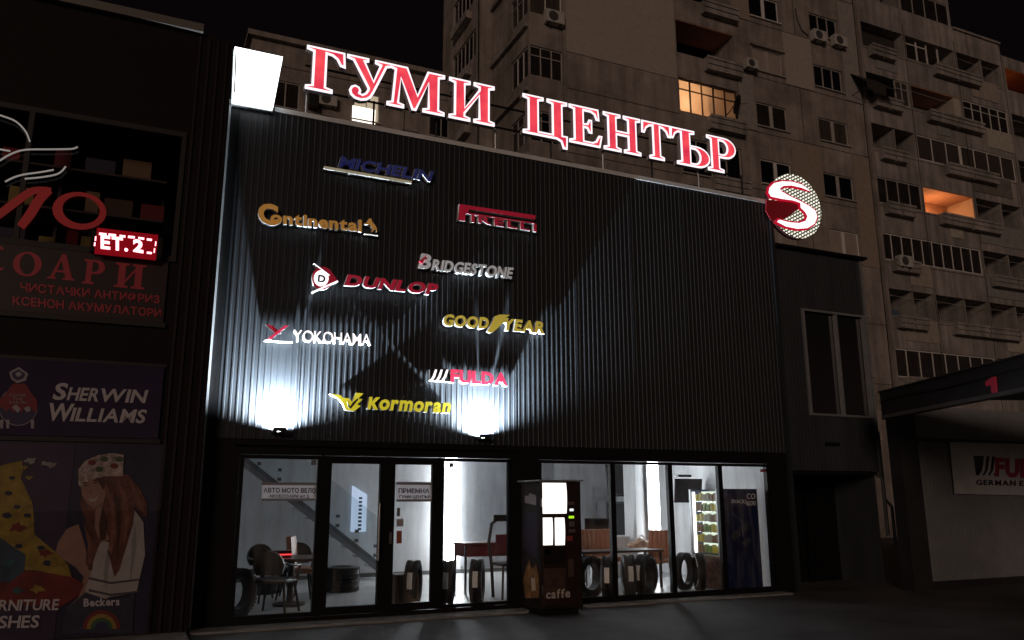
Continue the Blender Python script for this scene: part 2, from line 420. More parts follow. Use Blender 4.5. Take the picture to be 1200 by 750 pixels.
for px in (957, 1000):
    xx = F(px, 620, 1.0)[0]; bx('door_post', blackal, annex, xx-.04, xx+.04, 1.2, 1.295, 0, 2.04)
tb = MB(); q0, q1 = P(984, 519, AY-.05), P(968, 520, AY-.05)
tb.box(q1.x, q0.x, AY-.06, AY-.012, q1.z-.03, q1.z+.03, bev=.01); tb.build('wall_bracket', blackal, annex)
dp = MB(); dp.tube([(AX1+.12, AY+.05, .9), (AX1+.12, AY+.05, 2.9)], .035, 10); dp.tube([(AX1+.12, AY+.05, 1.6), (AX1+.22, AY-.02, 1.45), (AX1+.22, AY-.02, .7)], .03, 10)
dp.build('drain_pipe', alum, annex, smooth=True)

# white light box at the roof corner
lb = thing('light_box', 'blank glowing white light box at the left roof corner of the black shop', 'light box', (.8, 0, ZT))
pts = [F(272.6, 117.5, -.19), F(320, 126, -.19), F(331.5, 66.5, -.19), F(275.3, 54.5, -.19)]
MB().shape([pts], lambda u, v, d: (u, -.19+d, v), .10).build('face', emat('lightbox_white', (.93, 1, 1), 3.2), lb)
MB().shape([[F(274.0, 108, -.2), F(275.6, 108, -.2), F(277.3, 62, -.2), F(275.8, 62, -.2)]], plane_xf(-.2), .008).build('edge_slot', mat('slot_grey', (.2, .22, .23), .5), lb)
def grow(p_, k): 
    cx = sum(a for a, b in p_)/len(p_); cz = sum(b for a, b in p_)/len(p_); return [(cx+(a-cx)*k, cz+(b-cz)*k) for a, b in p_]
MB().shape([grow(pts, 1.035)], lambda u, v, d: (u, -.089+d, v), .22).build('casing', alum, lb)

# ------------------------------------------------------------------ rooftop lettering
def arc(cx, cy, rx, ry, a0, a1, n=10): return [(cx+rx*math.cos(R(a0+(a1-a0)*i/n)), cy+ry*math.sin(R(a0+(a1-a0)*i/n))) for i in range(n+1)]
st = [(.36,.9),(.48,.93),(.48,1),(0,1),(0,.93),(.12,.9),(.12,.1),(0,.07)]
LET = {
 'Г': [[(0,0),(.5,0),(.5,.07),(.37,.10),(.37,.90),(.48,.885),(.57,.82),(.64,.68),(.73,.66),(.71,1),(0,1),(0,.93),(.12,.90),(.12,.10),(0,.07)]],
 'У': [[(0,1),(.46,1),(.46,.93),(.38,.91),(.585,.48),(.73,.90),(.62,.93),(.62,1),(1,1),(1,.93),(.87,.89),(.60,.22),(.53,.08),(.44,.01),(.32,-.02),(.19,0),(.10,.07),(.07,.17),(.11,.26),(.19,.30),(.27,.27),(.31,.20),(.29,.13),(.35,.11),(.42,.16),(.465,.24),(.475,.29),(.13,.90),(0,.93)]],
 'М': [[(0,0),(.34,0),(.34,.07),(.23,.1),(.27,.72),(.52,0),(.60,0),(.86,.74),(.86,.1),(.75,.07),(.75,0),(1.2,0),(1.2,.07),(1.08,.1),(1.08,.9),(1.2,.93),(1.2,1),(.84,1),(.625,.36),(.40,1),(.04,1),(.04,.93),(.15,.9),(.10,.1),(0,.07)]],
 'И': [[(0,0),(.48,0),(.48,.07),(.36,.1),(.36,.17),(.70,.69),(.70,.1),(.58,.07),(.58,0),(1.06,0),(1.06,.07),(.94,.1),(.94,.9),(1.06,.93),(1.06,1),(.58,1),(.58,.93),(.70,.9),(.70,.83),(.36,.31)]+st],
 'Ц': [[(0,0),(.80,0),(.91,-.05),(.96,-.22),(1.05,-.22),(1.06,.10),(.94,.10),(.94,.9),(1.06,.93),(1.06,1),(.58,1),(.58,.93),(.70,.9),(.70,.09),(.36,.09)]+st],
 'Е': [[(0,0),(.80,0),(.86,.30),(.78,.30),(.70,.14),(.60,.09),(.37,.09),(.37,.46),(.47,.45),(.52,.34),(.59,.34),(.59,.68),(.52,.68),(.47,.56),(.37,.55),(.37,.91),(.57,.91),(.67,.86),(.72,.72),(.79,.72),(.77,1),(0,1),(0,.93),(.12,.9),(.12,.1),(0,.07)]],
 'Н': [[(0,0),(.48,0),(.48,.07),(.36,.1),(.36,.45),(.70,.45),(.70,.1),(.58,.07),(.58,0),(1.06,0),(1.06,.07),(.94,.1),(.94,.9),(1.06,.93),(1.06,1),(.58,1),(.58,.93),(.70,.9),(.70,.55),(.36,.55)]+st],
 'Т': [[(.26,0),(.74,0),(.74,.07),(.62,.1),(.62,.91),(.73,.89),(.84,.81),(.90,.68),(.98,.68),(.97,1),(.03,1),(.02,.68),(.10,.68),(.16,.81),(.27,.89),(.38,.91),(.38,.1),(.26,.07)]],
 'Ъ': [[(.16,0)]+arc(.70,.29,.34,.29,-90,90)+[(.52,.58),(.52,.9),(.64,.93),(.64,1),(.02,1),(0,.70),(.07,.70),(.12,.83),(.2,.9),(.28,.91),(.28,.1),(.16,.07)], [(.52,.08)]+arc(.63,.29,.15,.21,-90,90)+[(.52,.50)]],
 'Р': [[(0,0),(.5,0),(.5,.07),(.37,.1),(.37,.42)]+arc(.56,.71,.36,.29,-90,90)+[(0,1),(0,.93),(.12,.9),(.12,.1),(0,.07)], [(.37,.51)]+arc(.48,.71,.17,.20,-90,90)+[(.37,.91)]],
}
def area(l): return sum(a[0]*b[1]-b[0]*a[1] for a, b in zip(l, l[1:]+l[:1]))/2
def inset(loops, t):                      # t > 0 grows the solid outwards (holes shrink)
    res = []
    for li, l in enumerate(loops):
        l = [q for i, q in enumerate(l) if (Vector(q)-Vector(l[i-1])).length > 1e-5]
        sgn = 1 if area(l) > 0 else -1; k = t*sgn*(1 if li == 0 else -1); o = []
        for i, q in enumerate(l):
            a, b, c = Vector(l[i-1]), Vector(q), Vector(l[(i+1) % len(l)])
            n1 = Vector(((b-a).y, -(b-a).x)).normalized(); n2 = Vector(((c-b).y, -(c-b).x)).normalized()
            mm = n1+n2; mm = mm/max(mm.length_squared, .35)*2*.5*2 if False else mm/(max(1+n1.dot(n2), .5))
            o.append((b.x+mm.x*k, b.y+mm.y*k))
        res.append(o)
    return res
SY = .10
sign = thing('rooftop_sign', 'row of big glowing red serif letters with white outlines along the shop roof', 'sign', (5.5, SY, ZT))
face_m = emat('red_letter_face', (.92, .060, .095), 1.0)
_n = face_m.node_tree; _e = [q for q in _n.nodes if q.type == 'EMISSION'][0]; _c = _n.nodes.new('ShaderNodeTexCoord'); _t = _n.nodes.new('ShaderNodeTexNoise'); _t.inputs['Scale'].default_value = 3.2; _t.inputs['Detail'].default_value = 3
_r = _n.nodes.new('ShaderNodeValToRGB'); _r.color_ramp.elements[0].position = .33; _r.color_ramp.elements[1].position = .68; _r.color_ramp.elements[0].color = (.70, .030, .075, 1); _r.color_ramp.elements[1].color = (1, .085, .105, 1)
_n.links.new(_c.outputs['Object'], _t.inputs[0]); _n.links.new(_t.outputs[0], _r.inputs[0]); _n.links.new(_r.outputs[0], _e.inputs[0])
edge_m = emat('white_letter_edge', (1, .88, .92), 1.25)
back_m = mat('letter_return', (.5, .46, .48), .5)
LBOX = [('Г',357.5,402,106.5,58.5),('У',404.5,457,0,0),('М',452,518,0,0),('И',524,576,0,0),('Ц',610,661,0,0),('Е',664,701.5,0,0),('Н',704,746.5,0,0),('Т',748,782,0,0),('Ъ',782,827,0,0),('Р',825,858,0,0)]
ZB = F(357.5, 107, SY)[1]; ZTOP = F(360, 57.5, SY)[1]
ZB2 = F(828, 201.5, SY)[1]; ZTOP2 = F(826, 161, SY)[1]
LX = []
for ch, a, b, _, _ in LBOX:
    yb = 107+(201.5-107)*(a-357.5)/(828-357.5)-20
    xa, xb = F(a, yb, SY)[0], F(b, yb+8, SY)[0]
    k = (xa-F(357, 90, SY)[0])/(F(828, 190, SY)[0]-F(357, 90, SY)[0])
    zb = ZB+(ZB2-ZB)*k; zt = ZTOP+(ZTOP2-ZTOP)*k; H = zt-zb
    loops = LET[ch]; w_ = max(q[0] for q in loops[0])
    sx_ = (xb-xa)/w_
    world = [[(xa+u*sx_, zb+v*H) for u, v in l] for l in loops]
    outer = inset(world, .012); inner = inset(world, -.026)
    t_ = MB().shape(outer, lambda u, v, d: (u, SY-.10+d, v), .10).build('letter', back_m, sign)
    tb = MB()
    # white rim: the outer outline with the face cut out, as its own front sheet
    MB().shape(inset(world, .010), lambda u, v, d: (u, SY-.112+d, v), .010).build('outline', edge_m, t_)
    MB().shape(inner, lambda u, v, d: (u, SY-.122+d, v), .008).build('face', face_m, t_)
    LX.append((xa, xb, zb))
rails = MB()
for zz in (.06, .45):
    rails.tube([(LX[0][0], SY+.03, LX[0][2]+zz), (LX[-1][1], SY+.03, LX[-1][2]+zz)], .018, 6)
rails.build('support_rail', blackal, sign)
MB().tube([(LX[0][0]+.2*i_, SY+.09+.02*math.sin(i_*1.3), ZT+.12+.05*math.sin(i_*.9)) for i_ in range(43)], .009, 5).build('cable', blackal, sign)
rx = 1.9
while rx < 10.4:
    MB().tube([(rx, SY+.05, ZT-.05), (rx, SY+.05, ZT+.55)], .018, 6).build('post', alum if int(rx*3) % 2 else blackal, sign); rx += 1.05

# round tyre sign with a white S
rs_c = P(933, 241, -.15); RR = .66
rsn = thing('round_sign', 'glowing round tyre sign with a red edged white S at the right roof corner', 'sign', (rs_c.x, -.1, rs_c.z))
XL = lambda dep: (lambda u, v, d: (rs_c.x+u*RR, -.15+dep+d, rs_c.z+v*RR))
disc = arc(0, 0, 1, 1, 0, 360, 40)[:-1]
MB().shape([disc], XL(.03), .12).build('backing_disc', mat('sign_back', (.08, .02, .025), .5), rsn)
tread_m = bpy.data.materials.new('lit_tread'); tread_m.use_nodes = True; n = tread_m.node_tree; n.nodes.clear()
o_ = n.nodes.new('ShaderNodeOutputMaterial'); e_ = n.nodes.new('ShaderNodeEmission'); c_ = n.nodes.new('ShaderNodeTexCoord')
mp = n.nodes.new('ShaderNodeMapping'); mp.inputs['Rotation'].default_value = (0, R(28), 0); mp.inputs['Scale'].default_value = (1, 1, 1)
v_ = n.nodes.new('ShaderNodeTexBrick'); v_.inputs['Scale'].default_value = 5.0; v_.inputs['Mortar Size'].default_value = .075; v_.inputs['Brick Width'].default_value = .42; v_.inputs['Row Height'].default_value = .30; v_.inputs['Mortar Smooth'].default_value = .2
v_.inputs['Color1'].default_value = (.95, .92, .80, 1); v_.inputs['Color2'].default_value = (.75, .70, .56, 1); v_.inputs['Mortar'].default_value = (.03, .03, .02, 1)
sp = n.nodes.new('ShaderNodeSeparateXYZ'); cb = n.nodes.new('ShaderNodeCombineXYZ')
n.links.new(c_.outputs['Object'], mp.inputs[0]); n.links.new(mp.outputs[0], sp.inputs[0]); n.links.new(sp.outputs[0], cb.inputs[0]); n.links.new(sp.outputs[2], cb.inputs[1])
n.links.new(cb.outputs[0], v_.inputs[0]); n.links.new(v_.outputs[0], e_.inputs[0]); e_.inputs[1].default_value = 1.35; n.links.new(e_.outputs[0], o_.inputs[0])
def smooth_pts(p_, n_=4):
    o = []
    for i in range(len(p_)-1):
        a, b, c, d = [Vector(p_[min(max(j, 0), len(p_)-1)]) for j in (i-1, i, i+1, i+2)]
        for k in range(n_):
            t = k/n_; o.append(tuple(.5*((2*b)+(-a+c)*t+(2*a-5*b+4*c-d)*t*t+(-a+3*b-3*c+d)*t**3)))
    o.append(p_[-1]); return o
ZS = [(1018,262),(960,218),(890,198),(820,195),(765,207),(735,238),(728,272),(745,300),(820,316),(900,327),(952,345),(954,378),(985,408),(1002,440),(988,472),(940,488),(875,484),(800,465),(788,478),(850,510),(930,527),(1000,522),(1048,492),(1066,445),(1052,400),(1010,368),(950,336),(870,297),(812,264),(803,245),(832,224),(890,222),(960,238)]
SWP = [F(780+a/6, 180+b/6, -.2) for a, b in ZS]
if area(SWP) < 0: SWP = SWP[::-1]
MB().shape([SWP], plane_xf(-.20), .03).build('emblem', emat('sign_white', (1, .93, .95), 1.5), rsn)
MB().shape(inset([SWP], .035), plane_xf(-.185), .04).build('emblem_outline', emat('sign_red', (.55, .008, .03), .9), rsn)
MB().shape([disc], lambda u, v, d: (rs_c.x+u*RR, -.14+d, rs_c.z+v*RR), .02).build('tread', tread_m, rsn)
MB().shape([[F(780+a/6, 180+b/6, -.16) for a, b in ((712,322),(952,350),(954,378),(832,462),(745,470),(705,400))]], plane_xf(-.16), .018).build('backing_wedge', mat('sign_wedge', (.45, .02, .04), .5), rsn)  # red light of the S is put into the wedge colour
MB().tube([(rs_c.x-.5, -.02, rs_c.z-.2), (X1-.3, .05, rs_c.z-.2)], .03, 8).build('bracket', blackal, rsn)

# ------------------------------------------------------------------ tyre maker signs on the cladding
LGY = -.032; LD = .078
LG = 'lettered signs mounted on the dark cladding'
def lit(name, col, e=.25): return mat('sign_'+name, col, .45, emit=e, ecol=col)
gold = lit('gold', (.40, .19, .04), .42); navy = lit('navy', (.022, .028, .13), .3); crim = lit('crimson', (.36, .010, .030), .34)  # faint glow in the sign faces stands in for light reaching them
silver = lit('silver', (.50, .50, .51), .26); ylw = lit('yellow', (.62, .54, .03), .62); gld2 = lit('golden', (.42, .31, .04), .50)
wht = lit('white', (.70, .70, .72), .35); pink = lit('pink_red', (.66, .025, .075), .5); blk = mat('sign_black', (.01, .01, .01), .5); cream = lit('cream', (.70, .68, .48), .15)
sidem = mat('sign_return', (.62, .63, .64), .5)
def two_tone(o):
    if o.data.materials and len(o.data.materials) == 1: o.data.materials.append(sidem)
    ys = [v.co.y for v in o.data.vertices]; ym = (min(ys)+max(ys))/2
    for q in o.data.polygons:
        if abs(q.normal.y) < .6 or q.center.y > ym: q.material_index = 1
def logo(label, px, py):
    q = P(px, py, 0); return thing('logo_sign', label, 'sign', (q.x, 0, q.z), LG)
def poly(parent, pts, m_, name='emblem', dy=0., d=LD, holes=()):
    Y = LGY-LD-dy
    L = [[F(a, b, Y) for a, b in pts]]+[[F(a, b, Y) for a, b in h] for h in holes]
    return MB().shape(L, plane_xf(Y), d).build(name, m_, parent)
def carc(cx, cy, rx, ry, a0=0, a1=360, n=20): return [(cx+rx*math.cos(R(a0+(a1-a0)*i/n)), cy-ry*math.sin(R(a0+(a1-a0)*i/n))) for i in range(n+(0 if a1-a0 == 360 else 1))]
# navy
l = logo('dark blue slanted lettering over a pale yellow bar, topmost of the wall signs', 435, 215)
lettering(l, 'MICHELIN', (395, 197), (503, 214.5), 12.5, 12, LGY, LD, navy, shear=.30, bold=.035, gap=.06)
poly(l, [(380, 194.5), (483, 212.2), (482, 215.4), (379, 197.7)], cream, 'underline')
# gold with horse
l = logo('golden lettering with an enlarged first letter and a rearing horse at its end', 372, 275)
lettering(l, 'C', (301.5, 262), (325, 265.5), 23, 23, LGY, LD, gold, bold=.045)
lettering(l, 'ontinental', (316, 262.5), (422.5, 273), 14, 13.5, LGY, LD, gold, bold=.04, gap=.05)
horse = [(426.5,261.5),(431,260.8),(430.5,258.5),(433,255.8),(435.2,256.2),(436,259.5),(439,263),(441.5,267),(442,271.5),(440.6,271.6),(440,268.5),(438.2,269.2),(437,271.8),(435.2,271.4),(436.6,268),(434.6,264.6),(432.5,263),(427,263)]
poly(l, horse, gold); poly(l, [(427,273.2),(443.5,275.3),(443.3,276.6),(427,274.4)], cream, 'underline')
# long P
l = logo('red lettering whose first letter stretches its bowl over all the others', 582, 270)
poly(l, [(537,258),(538,239),(627.5,252.3),(627.2,257.2),(549.5,245.2),(549.2,249.2),(627.2,261),(627.1,262.2),(547.8,250.6),(545.6,250.3),(545.2,259.3)], crim, 'letter')
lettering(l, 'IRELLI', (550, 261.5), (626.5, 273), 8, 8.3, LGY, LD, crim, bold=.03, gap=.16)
# silver
l = logo('grey slanted capitals with a red notch in the big first letter', 545, 325)
lettering(l, 'B', (488.5, 314.5), (502, 316.5), 17, 16.5, LGY, LD, silver, shear=.25, bold=.04)
lettering(l, 'RIDGESTONE', (504, 317.5), (597.5, 327.5), 12.5, 12.5, LGY, LD, silver, shear=.2, bold=.035, gap=.07)
poly(l, [(491,306),(500,299),(495,309)], crim, 'accent', dy=.012)
# red capitals with arrow
l = logo('crimson slab capitals beside a round white badge ending in an arrow', 440, 345)
em = poly(l, carc(378, 326, 12.5, 13.5, 40, 320, 20)+[(396, 329)], crim, 'badge')
poly(l, carc(376.5, 326, 8.6, 9.4), wht, 'badge_disc', dy=.01)
lettering(l, 'D', (372, 330.2), (381, 331.2), 8.5, 8.5, LGY-LD-.012, .006, blk, shear=.1, bold=.04)
poly(l, [(367.2,308.8),(369,309),(387,322.5),(385,323)], wht, 'stripe', dy=.004); poly(l, [(366,341.5),(395.5,328.6),(396.5,330),(367,343)], wht, 'stripe', dy=.004)
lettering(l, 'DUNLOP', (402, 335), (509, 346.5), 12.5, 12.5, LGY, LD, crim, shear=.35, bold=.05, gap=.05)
# gold capitals with winged foot
l = logo('yellow gold rounded capitals split by a winged sandal', 577, 390)
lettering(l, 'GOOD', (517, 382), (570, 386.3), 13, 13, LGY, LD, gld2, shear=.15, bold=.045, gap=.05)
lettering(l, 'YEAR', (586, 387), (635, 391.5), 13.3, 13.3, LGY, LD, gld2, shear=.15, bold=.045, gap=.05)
poly(l, [(571,388.5),(577,377),(580,370.5),(586,368.5),(598,369),(593,372),(597,373.4),(591,375.6),(594,377),(588,379.5),(584,384),(578,389),(574,390.3)], gld2, 'emblem', dy=.006)
# white capitals with red Y
l = logo('thin white capitals after a red striped letter Y', 372, 405)
lettering(l, 'YOKOHAMA', (343, 400.5), (433, 405.6), 13, 12.5, LGY, LD, wht, shear=.0, bold=.002, gap=.06)
for k in range(3):
    o = 3.2*k
    poly(l, [(311+o,379.6+o*.25),(313.6+o,379.9+o*.25),(326+o*.55,390+o*.1),(324-o*.1,391.5)], crim if k % 2 == 0 else pink, 'stripe', dy=.003*k)
poly(l, [(338.5,381.5),(334,381),(312,398),(317,398.4),(326,391)], pink, 'stripe', dy=.01)
poly(l, [(310,398.2),(343,400.2),(343,401.4),(310,399.5)], wht, 'underline')
# red with striped block
l = logo('bright red bold capitals after a black block with curved white stripes', 548, 448)
poly(l, [(503.5,433),(525,432),(530,447.8),(503.8,445.6)], blk, 'emblem', dy=-.008)
for k in range(3):
    o = 6.6*k; poly(l, [(503.8+o,445.8),(507+o,441),(510+o,433),(512.3+o,433.2),(510+o,441.5),(507+o,446)], wht, 'stripe')
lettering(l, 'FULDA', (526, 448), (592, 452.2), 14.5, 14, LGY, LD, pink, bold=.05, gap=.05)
# yellow with bird
l = logo('bright yellow slanted lettering after a bird shaped emblem, lowest of the wall signs', 460, 480)
poly(l, [(386,461.5),(398,462.6),(402,466),(409,466.8),(413,471),(417,460.2),(426,461),(420,467),(425,468),(418.5,474),(423,475.5),(415,482),(405,480.5),(402,473),(397,467)], ylw)
poly(l, [(407,470),(410,476.5),(413.5,471.6),(419,466.5),(420,468.2),(414.6,474.8),(411,479),(408,477)], blk, 'stripe', dy=.004, d=.01)
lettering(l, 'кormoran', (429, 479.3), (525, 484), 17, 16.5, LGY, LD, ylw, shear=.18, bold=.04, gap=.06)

for l_ in [o for o in bpy.data.objects if o.name.startswith('logo_sign')]:
    for c in l_.children:
        if c.name.split('.')[0] in ('letter', 'emblem', 'underline', 'badge', 'stripe'): two_tone(c)
# ------------------------------------------------------------------ floodlights over the doors
LAMPG = 'up-lights above the glass front'
def uplight(px, label, cut):
    x, z = F(px, 516, -.12); z = 2.52
    t_ = thing('wall_lamp', label, 'lamp', (x, -.04, z), LAMPG)
    hb = MB(); w2, y0, y1, h = .09, -.21, -.05, .10
    hb.box(x-w2, x+w2, y0, y1, z-.03, z-.01, bev=.004)
    hb.box(x-w2, x+w2, y0, y0+.008, z-.009, z+.05); hb.box(x-w2, x-w2+.008, y0+.009, y1-.009, z-.009, z+.012); hb.box(x+w2-.008, x+w2, y0+.009, y1-.009, z-.009, z+cut)  # right wall height is shaped to cut the beam on a slant
    hb.box(x-w2, x+w2, y1-.008, y1, z-.009, z+.02)
    hb.build('housing', blackal, t_); bx('bracket', blackal, t_, x-.03, x+.03, y1+.001, .0, z-.025, z-.004)
    lens = bx('lens', emat('lamp_white', (.90, .97, 1), 60), t_, x-.022, x+.022, -.15, -.108, z-.008, z+.0)
    ld = bpy.data.lights.new('flood', 'SPOT'); ld.energy = 3500; ld.spot_size = R(160); ld.spot_blend = 1.0; ld.shadow_soft_size = .028; ld.color = (.82, .93, 1)
    lo = bpy.data.objects.new('flood', ld); COL.objects.link(lo); lo.location = (0, -.128+.04, .02); lo.parent = t_
    lo.rotation_euler = Vector((0, .18, 1)).to_track_quat('-Z', 'Y').to_euler()
uplight(326, 'glaring white up-light under the left half of the wall signs', .012)
uplight(566, 'glaring white up-light beside the coffee machine end of the doors', .035)

# ------------------------------------------------------------------ coffee machine in front of the shop
cm0, cm1, cy0, cy1, cz = 5.36, 6.03, -.78, -.12, 1.86
cm = thing('coffee_machine', 'dark brown coffee vending machine with glowing white panels standing before the windows', 'vending machine', ((cm0+cm1)/2, (cy0+cy1)/2, 0))
brown = mat('machine_brown', (.014, .008, .007), .35, var=.5, vscale=3)
bx('body', brown, cm, cm0, cm1, cy0, cy1, .09, cz, bev=.012)
bx('plinth', blackal, cm, cm0+.04, cm1-.04, cy0+.05, cy1-.02, .0, .085)
bx('top_plate', alum, cm, cm0-.05, cm1+.03, cy0-.05, cy1+.02, cz+.003, cz+.025)
bx('door', mat('machine_door', (.020, .010, .008), .3, var=.4, vscale=4), cm, cm0+.02, cm1-.02, cy0-.035, cy0-.003, .13, cz-.03, bev=.01)
FY = cy0-.037
def onm(px, mt, name, y=FY, t=.006, par=cm):
    a, b = F(px[0], px[3], y), F(px[2], px[1], y); return MB().box(a[0], b[0], y-t, y, a[1], b[1], bev=.002).build(name, mt, par)
panw = emat('machine_panel', (1, .93, .88), 1.6)
def bulge(px, name, k):
    a, b = F(px[0], px[3], FY), F(px[2], px[1], FY); xs = []
    n_ = 8; L_ = []; R_ = []
    for i in range(n_+1):
        t = i/n_; z = a[1]+(b[1]-a[1])*t; o = k*(1-(2*t-1)**2); L_.append((a[0]-o*.0, z)); R_.append((b[0]+o, z))
    return MB().shape([R_+L_[::-1]], plane_xf(FY-.006), .006).build(name, panw, cm)
bulge((636, 566, 663, 602), 'lit_panel', .012)
bulge((636.5, 606.5, 647, 639), 'lit_panel', .008); bulge((650.5, 606.5, 661, 639), 'lit_panel', .01)
bx_k = [(667.5, 596, 672, 599, emat('display_white', (.9, .95, 1), 1.0), 'display'), (666.5, 604.5, 672.5, 607.5, emat('display_green', (.45, .9, .02), 1.0), 'display')]
for x0, y0, x1, y1, mt, nm in bx_k: onm((x0, y0, x1, y1), mt, nm)
onm((666, 588, 673, 591.5), mat('coin_slot', (.12, .08, .08), .4), 'coin_slot'); onm((666.5, 620, 674, 624), MATS['coin_slot'], 'coin_slot')
onm((666, 655, 672, 676), mat('return_tray', (.07, .045, .035), .3), 'return_tray')
onm((637, 641, 663, 661), mat('dispensing_hatch', (.012, .008, .008), .2), 'dispensing_hatch')
onm((637, 665, 663, 702), mat('advert_brown', (.05, .026, .02), .5, var=.7, vscale=9), 'advert_print')
tan = mat('caffe_lettering', (.45, .40, .36), .5)
lettering(cm, 'caffe', (640, 701.5), (668, 699.5), 10, 10, FY-.009, .003, tan, bold=.02, name='lettering', each=False)
# coffee picture on the machine's left side
SX = cm0-.004
def onside(pts, mt, name, t=.004):
    mb = MB(); mb.shape([pts], lambda u, v, d: (SX-t+d, u, v), t); return mb.build(name, mt, cm)
bean = mat('print_gold', (.22, .11, .035), .5, var=.8, vscale=11)
onside([(-.72,.25),(-.3,.2),(-.2,.42),(-.3,.62),(-.42,.75),(-.5,.62),(-.64,.70),(-.72,.55)], bean, 'side_print')
onside([(-.62,.34),(-.5,.32),(-.48,.5),(-.60,.5)], mat('print_cup', (.55, .48, .42), .4), 'side_print', .006)
onside([(-.66,1.52),(-.28,1.56),(-.28,1.66),(-.42,1.66),(-.43,1.70),(-.66,1.66)], mat('print_grey', (.32, .30, .34), .5), 'side_print')
onside([(-.70,.78),(-.22,.9),(-.2,1.45),(-.72,1.4)], mat('print_violet', (.03, .022, .05), .4, var=.4), 'side_print', .002)

onm((638, 644, 645, 650), mat('sticker_pale', (.35, .33, .30), .5), 'sticker'); onm((664.5, 628, 671, 634), mat('sticker_red', (.25, .03, .03), .5), 'sticker'); onm((667, 611, 673, 617), mat('keypad_grey', (.10, .10, .11), .4), 'keypad')
bx('hinge', steel, cm, cm0+.005, cm0+.02, cy0-.03, cy0-.004, .3, .42); bx('hinge', steel, cm, cm0+.005, cm0+.02, cy0-.03, cy0-.004, 1.5, 1.62)
# ------------------------------------------------------------------ inside the shop
white_led = emat('led_white', (.93, .97, 1), 50)
def led(x, y, z0, z1, wd, label):
    t_ = thing('light_strip', label, 'light', (x, y, z0), 'tall light strips in the shop')
    bx('housing', alum, t_, x-wd/2-.02, x+wd/2+.02, y+.003, y+.06, z0-.02, z1+.02); bx('diffuser', white_led, t_, x-wd/2, x+wd/2, y-.07, y, z0, z1)
led(6.32, RY-.08, .30, 2.8, .24, 'tall glowing light strip on the back wall seen through the pane right of the doors')
bx('column', plaster, shop, 9.42, 9.95, 2.95, 3.4, .06, 2.95)
white_led = emat('led_white_soft', (.93, .97, 1), 15)
led(9.78, 2.86, .42, 2.8, .22, 'tall glowing light strip above the brown chair behind the right windows')
bx('wall_covering', mat('grey_marble', (.30, .31, .33), .4, var=.28, vscale=1.3, stretch=(1.5, 1, .5)), shop, 6.6, 8.9, RY-.03, RY-.004, .15, 2.9)
lp_ = thing('wall_reflection', 'narrow bluish glow standing in for a light reflection on the back wall behind the left door', 'screen', (4.3, RY-.05, .95))
MB().shape([[(4.16,.97),(4.47,.97),(4.47,1.72),(4.16,1.90)]], plane_xf(RY-.06), .05).build('display', emat('reflection_blue', (.62, .76, 1), .8), lp_)  # glowing panel stands in for a light strip's reflection on the wall
for k in range(9): bx('reflection_mark', mat('reflection_dash', (.12, .15, .2), .6), lp_, 4.30, 4.37, RY-.066, RY-.061, 1.0+k*.078, 1.045+k*.078)  # dark dashes breaking up the imitated reflection
# staircase with a glass balustrade
sta = thing('staircase', 'grey staircase with a glass balustrade descending along the back wall of the shop', 'staircase', (3.3, 5.1, 0))
s0, s1 = Vector((1.2, 5.0, 2.86)), Vector((4.72, 5.0, .20))
def slanted(y0, y1, dz0, dz1, name, mt, a=s0, b=s1):
    MB().shape([[(a.x, a.z+dz0), (b.x, b.z+dz0), (b.x, b.z+dz1), (a.x, a.z+dz1)]], plane_xf(y0), y1-y0).build(name, mt, sta)
slanted(4.98, 5.04, -.09, .12, 'stringer', mat('stair_grey', (.16, .165, .18), .5))
slanted(4.95, 4.965, .02, .95, 'balustrade', glassmat('balustrade_glass', (.90, .93, .94), .02))
for k in range(9):
    t = (k+.5)/9; q = s0.lerp(s1, t)
    mb = MB()
    for dz in (.18, .36): mb.box(q.x-.035, q.x+.035, 4.93, 4.975, q.z+dz-.03, q.z+dz+.03)
    mb.build('glass_clamp', mat('clamp_dark', (.08, .08, .09), .4), sta)
tr = MB()
for k in range(14):
    t = (k+.5)/14; q = s0.lerp(s1, t); tr.box(q.x-.13, q.x+.13, 5.05, RY-.03, q.z-.0, q.z+.035)
tr.build('tread', plaster, sta)

# tyres on show
def tyre_proto(r=.32, wd=.20, ri=.205):
    root = thing('tyre', 'tyre', 'tyre', (0, 0, 0))
    hw = wd/2; prof = [(ri, -hw*.82), (ri+.02, -hw*.92), (r*.80, -hw*1.02), (r*.94, -hw*.93)]
    for k in range(5):
        c = -hw*.86+k*(hw*1.72/4) - hw*.0; g = hw*.06
        x = -hw*.84 + k*hw*1.68/4
        if k: prof += [(r, x-g*2.2), (r-.012, x-g), (r-.012, x+g), (r, x+g*2.2)] if k < 4 else []
        else: prof += [(r*.985, -hw*.84)]
    prof += [(r*.985, hw*.84), (r*.94, hw*.93), (r*.80, hw*1.02), (ri+.02, hw*.92), (ri, hw*.82)]
    xf = lambda x, y, z: (z, x, y+r)        # axis along X, standing on the floor
    t_ = MB().lathe(prof, 40, xf, closed=True).build('tyre_body', rubber, root, smooth=True)
    lug = MB()
    for k in range(40):
        a = 2*math.pi*k/40
        for sgn in (-1, 1):
            c, s_ = math.cos(a), math.sin(a)
            lug.box(sgn*hw*.62-.028, sgn*hw*.62+.028, -.012, .012, -.003, .006, xf=lambda x, y, z, c=c, s_=s_: (x, (r+z)*c-y*s_, (r+z)*s_+y*c+r))
    lug.build('tread_block', rubber, root, kind=None)
    return root
def add_label(root, r=.32, col=paper):
    mb = MB(); n_ = 6
    for s_ in range(n_):
        a0, a1 = R(150+s_*7), R(150+(s_+1)*7)
        f = lambda a, x: (x, (r+.008)*math.cos(a), (r+.008)*math.sin(a)+r)
        mb.quad(f(a0, -.04), f(a0, .04), f(a1, .04), f(a1, -.04))
    mb.build('paper_label', col, root)
